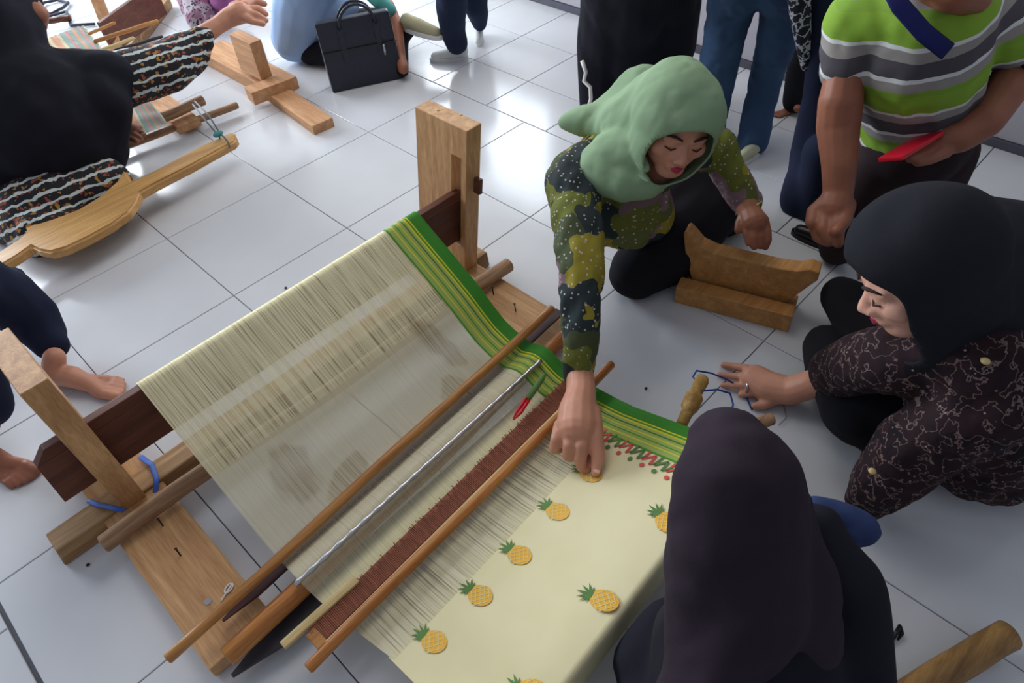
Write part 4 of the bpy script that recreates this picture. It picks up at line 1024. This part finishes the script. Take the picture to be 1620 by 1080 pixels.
# seated person in a light blue shirt
pu = person('person in a light blue shirt sitting on the floor behind the handbag', at(500, 90, 0))
def b(bm):
    chain([[J(465, 60, .10, 36), J(475, 20, .20, 44), J(490, -30, .32, 48)], [J(468, 20, .2, 36), J(510, 10, .22, 26), J(550, 8, .22, 18)]])(bm)
skin('shirt', b, M['blue_shirt'], pu, voxel=.008, smooth=4, folds=[(.006, 18, (.1, .2, 1))])
def b(bm):
    chain([[J(490, 82, .05, 20), J(520, 88, .05, 16), J(560, 50, .07, 36), J(610, 40, .09, 26)], [J(636, 112, .03, 10), J(630, 60, .08, 16), J(646, 44, .12, 14)]])(bm)
skin('trousers', b, M['black_skirt'], pu, voxel=.008, smooth=4, folds=[(.004, 18, (.1, .2, 1))])
skin('arm', chain([[J(600, -10, .22, 10), J(615, 10, .20, 10), J(628, 40, .15, 9), J(634, 90, .07, 8), J(638, 108, .05, 9)]]), M['skin_dark'], pu, voxel=.005, smooth=2)
skin('sleeve_cuff', chain([[J(585, -12, .24, 12), J(604, 6, .22, 12), J(616, 16, .2, 11)]]), M['teal'], pu, voxel=.005, smooth=2)
shoe('sneaker', P3(638, 46, .13), P3(712, 66, .11), .185, M['khaki'], pu, h=.25, sole=M['white_shoe'])
hb = thing('handbag', 'black leather handbag with two handles standing on the floor', 'bag', at(580, 135, 0))
A_, B_ = P3(527, 148, .0), P3(640, 124, .0); hx_ = (B_ - A_).normalized(); hn = Vector((-hx_.y, hx_.x, 0)); hn = hn if hn.dot(CF) > 0 else -hn; wd = (B_ - A_).length
zt = .262; ins = .012
bm = bmesh.new(); hexa(bm, [A_, B_, B_ + hn * .08, A_ + hn * .08] + [q + Vector((0, 0, zt)) + hn * .02 for q in (A_ + hx_ * -ins * .3, B_ - hx_ * ins, B_ - hx_ * ins + hn * .035, A_ + hn * .035)], .008); obj('body', bm, M['leather'], hb, smooth=False)
for s in (0, 1):
    for xx in (.25, .72) if s == 0 else ():
        p = A_ + hx_ * wd * xx; bm = bmesh.new(); hexa(bm, [p + Vector((0, 0, .11)) + hn * .004, p + hx_ * .022 + Vector((0, 0, .11)) + hn * .004, p + hx_ * .022 + Vector((0, 0, .11)) + hn * .012, p + Vector((0, 0, .11)) + hn * .012,
             p + Vector((0, 0, .235)) + hn * .014, p + hx_ * .022 + Vector((0, 0, .235)) + hn * .014, p + hx_ * .022 + Vector((0, 0, .235)) + hn * .024, p + Vector((0, 0, .235)) + hn * .024], .001); obj('strap_tab', bm, M['leather'], hb)
    bm = bmesh.new(); p0_ = A_ + hx_ * wd * .28 + Vector((0, 0, .225)) + hn * (.018 + .035 * s); p1_ = A_ + hx_ * wd * .76 + Vector((0, 0, .225)) + hn * (.018 + .035 * s); cc = (p0_ + p1_) / 2; rr = (p1_ - p0_).length / 2
    tube(bm, [cc + hx_ * (-rr * math.cos(t)) + Vector((0, 0, .09 * math.sin(t))) - hn * .02 * math.sin(t) for t in [i * math.pi / 12 for i in range(13)]], .006, 8); obj('handle', bm, M['leather'], hb, smooth=True)
bm = bmesh.new(); p = A_ + hx_ * wd * .80; tube(bm, [p + Vector((0, 0, .15)) - hn * .0, p + Vector((0, 0, .11)) - hn * .003], .005, 8); obj('clasp', bm, M['metal'], hb, smooth=True)
bm = bmesh.new(); hexa(bm, [A_ + Vector((0, 0, .150)) + hn * .006, B_ - hx_ * .004 + Vector((0, 0, .150)) + hn * .006, B_ - hx_ * .004 + Vector((0, 0, .150)) + hn * .014, A_ + Vector((0, 0, .150)) + hn * .014] + [q + Vector((0, 0, .005)) for q in (A_ + Vector((0, 0, .150)) + hn * .006, B_ - hx_ * .004 + Vector((0, 0, .150)) + hn * .006, B_ - hx_ * .004 + Vector((0, 0, .150)) + hn * .014, A_ + Vector((0, 0, .150)) + hn * .014)]); obj('seam_band', bm, M['black_plastic'], hb)

# person in magenta with a patterned skirt
M['lattice'] = batik('lattice_skirt', None, [srgb(180, 168, 176), srgb(150, 110, 130)], scale=30, dots=srgb(60, 50, 66), dotscale=75, dotr=.42, warp=.05)
pm = person('person in a magenta top and lattice-patterned skirt at the top edge', at(320, 50, 0))
skin('skirt', chain([[J(322, 34, .04, 24), J(312, 5, .08, 28), J(300, -30, .14, 30)]]), M['lattice'], pm, voxel=.008, smooth=3, folds=[(.004, 20, (0, .2, 1))])
skin('top', chain([[J(350, 8, .08, 18), J(362, -5, .12, 28), J(350, -40, .20, 34)]]), M['magenta'], pm, voxel=.008, smooth=3, folds=[(.004, 20, (0, .2, 1))])

# ---------------------------------------------------------------- weaver at the far loom, top left
def stripe_batik():
    m, nt, bb = newmat('striped_batik')
    tc = N(nt, 'ShaderNodeNewGeometry'); dn = N(nt, 'ShaderNodeVectorMath', operation='DOT_PRODUCT'); nt.links.new(tc.outputs['Position'], dn.inputs[0]); dn.inputs[1].default_value = (.06, .52, .85)
    wv = N(nt, 'ShaderNodeTexNoise'); wv.inputs['Scale'].default_value = 38; wv.inputs['Detail'].default_value = 2; nt.links.new(tc.outputs['Position'], wv.inputs['Vector'])
    t = math_(nt, 'FRACT', math_(nt, 'DIVIDE', math_(nt, 'ADD', dn.outputs['Value'], math_(nt, 'MULTIPLY', wv.outputs['Fac'], .022)), .030))
    vo = N(nt, 'ShaderNodeTexVoronoi'); vo.inputs['Scale'].default_value = 110; nt.links.new(tc.outputs['Position'], vo.inputs['Vector'])
    sp = N(nt, 'ShaderNodeSeparateColor'); nt.links.new(vo.outputs['Color'], sp.inputs[0])
    dc = ramp(nt, sp.outputs[0], [(0, srgb(22, 20, 28)), (.72, srgb(150, 70, 44)), (.82, srgb(24, 20, 28)), (.9, srgb(160, 120, 50))], 'CONSTANT')
    s = ramp(nt, t, [(0, (1,) * 3), (.26, (0,) * 3)], 'CONSTANT')
    nt.links.new(mixc(nt, s, dc, srgb(196, 206, 204)), bb.inputs['Base Color']); bb.inputs['Roughness'].default_value = .85
    return m
M['batik_stripe'] = stripe_batik()
w4 = person('weaver in a long black hijab and striped batik dress at the far loom', at(90, 300, 0))
def b(bm):
    chain([[J(130, 150, .26, 50), J(200, 124, .28, 42), J(262, 108, .27, 38), J(296, 84, .28, 34), J(318, 62, .31, 21)],
           ])(bm)
skin('sleeve', b, M['batik_stripe'], w4, voxel=.008, smooth=4, folds=[(.005, 22, (.7, .5, .3))])
def b(bm):
    chain([[J(20, 340, .05, 50), J(90, 320, .06, 56), J(150, 290, .06, 50), J(185, 285, .05, 25)], [J(20, 330, .05, 50), J(60, 370, .04, 40), J(150, 360, .02, 26), J(190, 345, .02, 12)]])(bm)
skin('skirt', b, M['batik_stripe'], w4, voxel=.009, smooth=4, folds=[(.006, 18, (.7, .5, .3))])
def b(bm):
    chain([[J(10, 0, .52, 50), J(0, 60, .46, 66), J(10, 120, .38, 60)],
           [J(20, 130, .33, 58), J(70, 190, .24, 112), J(110, 225, .15, 84)],
           [J(60, 130, .33, 58), J(130, 128, .32, 48), J(172, 124, .31, 42)],
           [J(130, 140, .28, 60), J(158, 160, .27, 50), J(140, 215, .16, 56), J(120, 245, .12, 54)],
           [J(40, 260, .12, 70), J(100, 270, .10, 50)], [J(0, 250, .16, 80), J(20, 290, .10, 50)]])(bm)
skin('hijab', b, M['black_fabric'], w4, voxel=.010, smooth=7, folds=[(.007, 11, (.1, .3, -1))])
skin('head', chain([[J(58, 22, .49, 18), J(62, 40, .45, 12)], [J(52, 10, .50, 14), J(60, 25, .48, 14)]]), M['skin_dark'], w4, voxel=.005, smooth=3)
hch = [[J(322, 55, .31, 15), J(345, 40, .32, 13), J(362, 28, .33, 15), J(380, 20, .34, 17)],
       [J(388, 10, .34, 9), J(402, 2, .34, 6), J(418, 6, .33, 5)], [J(390, 16, .34, 8), J(408, 14, .335, 6), J(420, 22, .32, 5)],
       [J(390, 22, .335, 8), J(406, 24, .33, 6), J(420, 32, .31, 5)], [J(388, 28, .33, 8), J(400, 34, .32, 5.5), J(416, 38, .305, 4.5)], [J(370, 12, .34, 9), J(392, 0, .35, 6), J(408, -8, .34, 5)]]
skin('hand', chain(hch), M['skin'], w4, voxel=.004, smooth=2)
skin('hand', chain([[J(180, 200, .12, 14), J(200, 204, .10, 13), J(212, 207, .09, 11)], [J(212, 205, .09, 6), J(226, 212, .08, 5)], [J(208, 212, .09, 6), J(222, 219, .08, 5)], [J(205, 218, .085, 6), J(216, 224, .08, 4.5)], [J(205, 198, .095, 6), J(222, 203, .085, 5)]]), M['skin_dark'], w4, voxel=.004, smooth=2)

# ------------------------------------------------------------------ back strap yoke, far loom
yk = thing('back_strap_yoke', 'carved golden wooden back yoke with a long handle, lying behind the far weaver', 'yoke', at(190, 300, 0))
out = [(-70, 436), (-5, 399), (24, 380), (40, 368), (32, 351), (44, 354), (62, 352), (90, 343), (122, 331), (155, 311), (182, 288), (192, 272), (199, 267), (203, 276), (208, 285), (222, 280), (262, 259), (315, 231), (364, 209), (371, 209), (375, 218), (371, 223), (345, 237), (300, 262), (245, 290), (222, 303), (217, 316), (204, 334), (178, 353), (140, 374), (104, 391), (78, 398), (60, 395), (48, 389), (30, 402), (5, 417), (-70, 458)]
A = [P3(x, y, .10) for x, y in out]
bm = bmesh.new(); va = [bm.verts.new(p) for p in A]; vb = [bm.verts.new(p - Vector((0, 0, .032))) for p in A]
bm.faces.new(va); bm.faces.new(vb[::-1])
for k in range(len(va)): bm.faces.new([va[k], vb[k], vb[(k + 1) % len(va)], va[(k + 1) % len(va)]])
bmesh.ops.recalc_face_normals(bm, faces=bm.faces)
bmesh.ops.bevel(bm, geom=[e for e in bm.edges if e.calc_face_angle(0) > 1.2], offset=.007, segments=3, affect='EDGES')
bmesh.ops.triangulate(bm, faces=[f for f in bm.faces if len(f.verts) > 4])
obj('carved_bar', bm, M['yoke_wood'], yk)
bm = bmesh.new(); c = P3(355, 224, .10); v = (P3(374, 214, .1) - P3(320, 240, .1)).normalized(); e1 = v.cross(Vector((0, 0, 1))).normalized(); tube(bm, [c + (e1 * math.cos(t) * .030 + Vector((0, 0, 1)) * math.sin(t) * .024) for t in [i * math.pi / 8 for i in range(17)]], .003, 6, caps=False)
tube(bm, [P3(345, 214, .12), P3(325, 190, .13), P3(305, 165, .12)], .003, 6); tube(bm, [P3(350, 214, .12), P3(330, 182, .13), P3(308, 160, .12)], .0028, 6); obj('cord', bm, M['grey_string'], yk, smooth=True)
bm = bmesh.new(); ellipsoid(bm, P3(345, 212, .125), (.018, .010, .010)); obj('knot', bm, M['teal'], yk, smooth=True)

# ------------------------------------------------------------------ far loom
fl = thing('loom', 'second wooden loom with orange and mint striped cloth, top left behind the weaver', 'loom', at(180, 120, 0))
def seg(name, a, b_, w, t, m, up=(0, 0, 1), par=fl, **k):
    bm = bmesh.new(); bar(bm, P3(*a), P3(*b_), w, t, up, .002, **k); return obj(name, bm, m, par)
seg('side_plank', (335, 80, .025), (450, 140, .025), .13, .05, M['pine'])
seg('foot_block', (395, 152, .05), (460, 128, .05), .07, .05, M['pine'])
seg('floor_plank', (430, 142, .018), (512, 200, .018), .085, .036, M['pine'])
dq = (P3(450, 140, .05) - P3(335, 80, .05)).normalized(); sq = Vector((-dq.y, dq.x, 0)); sq = sq if sq.dot(CR) > 0 else -sq
pq = P3(414, 128, .07); bm = bmesh.new(); hexa(bm, [pq, pq + sq * .05, pq + sq * .05 - dq * .19, pq - dq * .15] + [q + Vector((0, 0, .145)) for q in (pq, pq + sq * .05, pq + sq * .05 - dq * .15, pq - dq * .15)], .003); obj('post', bm, M['pine'], fl)
seg('post', (190, 92, .05), (146, -20, .25), .05, .10, M['pine'], up=tuple((P3(455, 200, 0) - P3(400, 120, 0)).normalized()))
seg('warp_board', (168, 60, .14), (252, -2, .16), .02, .13, M['wood_dark'])
seg('side_plank', (160, 120, .025), (255, 4, .025), .10, .045, M['wood_beam'])
def fcloth():
    m, nt, bb = newmat('mint_orange_stripes')
    uvn = N(nt, 'ShaderNodeUVMap'); sep = N(nt, 'ShaderNodeSeparateXYZ'); nt.links.new(uvn.outputs[0], sep.inputs[0])
    mp = N(nt, 'ShaderNodeMapping'); mp.inputs['Scale'].default_value = (30, 3, 1); nt.links.new(uvn.outputs[0], mp.inputs[0])
    n = N(nt, 'ShaderNodeTexNoise'); n.inputs['Scale'].default_value = 1; nt.links.new(mp.outputs[0], n.inputs['Vector'])
    cr_ = srgb(228, 222, 190); og = srgb(232, 186, 156); mt = srgb(178, 196, 186); pk = srgb(226, 176, 170)
    c = ramp(nt, sep.outputs[0], [(0, cr_), (.10, og), (.25, cr_), (.32, og), (.44, cr_), (.5, mt), (.6, pk), (.66, mt), (.74, og), (.80, mt), (.86, pk), (.92, mt), (.97, cr_)], 'CONSTANT')
    nt.links.new(mixc(nt, .35, c, ramp(nt, n.outputs['Fac'], [(.35, (.7, .7, .7)), (.6, (1, 1, 1))]), 'MULTIPLY'), bb.inputs['Base Color']); bb.inputs['Roughness'].default_value = .85
    return m
M['fcloth'] = fcloth()
def quadcloth(name, c4, drop=0):
    bm = bmesh.new(); uv = bm.loops.layers.uv.new('UVMap'); A, B, C, D = [P3(*q) for q in c4]; n = 10; g = [[bm.verts.new(A.lerp(B, i / n).lerp(D.lerp(C, i / n), k / n) + Vector((0, 0, .004 * math.sin(k * 1.3)))) for i in range(n + 1)] for k in range(n + 1)]
    for k in range(n):
        for i in range(n):
            f = bm.faces.new((g[k][i], g[k][i + 1], g[k + 1][i + 1], g[k + 1][i]))
            for lp, (kk, ii) in zip(f.loops, ((k, i), (k, i + 1), (k + 1, i + 1), (k + 1, i))): lp[uv].uv = (ii / n, kk / n)
    r = bmesh.ops.solidify(bm, geom=bm.faces[:], thickness=.002)
    return obj(name, bm, M['fcloth'], fl, smooth=True)
quadcloth('striped_cloth', ((52, 68, .20), (132, 40, .20), (170, 88, .20), (80, 100, .20)))
quadcloth('striped_cloth', ((170, 150, .12), (238, 160, .12), (268, 198, .085), (196, 224, .085)))
def frod(a, b_, r, m, label, seed, cat='rod'):
    tag(rod('loom_rod', P3(*a), P3(*b_), r, m, seed=seed), label, cat)
frod((148, 66, .21), (250, 33, .21), .008, M['bamboo'], 'thin bamboo rod sticking out beyond the striped cloth of the far loom', 21)
frod((140, 54, .21), (182, 36, .21), .006, M['bamboo'], 'shortest thin rod above the striped cloth of the far loom', 22)
frod((155, 82, .19), (212, 60, .19), .007, M['bamboo_pale'], 'grey tipped rod below the long bamboo rod of the far loom', 23)
frod((180, 80, .17), (258, 58, .17), .006, M['lath_black'], 'dark pointed rod of the far loom above the batik sleeve', 24)
frod((180, 238, .03), (376, 166, .03), .013, M['wood_rough'], 'brown rod on the floor between striped cloth and golden yoke', 25)
frod((225, 200, .07), (322, 158, .07), .019, M['wood_rough'], 'thick knotted cloth beam tied with grey cord at the far loom', 26)
seg('breast_board', (240, 152, .03), (300, 200, .03), .09, .03, M['pine'])
M['rope_dark'] = plain('dark_cord', srgb(62, 66, 80), .8)
bm = bmesh.new()
tube(bm, [P3(*q) for q in ((62, 12, .01), (80, 22, .012), (100, 12, .014), (108, 4, .012), (90, 0, .01), (70, 4, .012), (60, 14, .012), (75, 26, .01), (105, 18, .01), (112, 40, .01), (150, 38, .01))], .007, 6)
tag(obj('cord_heap', bm, M['rope_dark'], smooth=True, loc=P3(85, 12, 0)), 'tangle of dark cord on the floor at the top left', 'cord')
frod((75, 34, .03), (112, 28, .03), .014, M['wood_dark'], 'short dark stick next to the tangle of cord', 27)
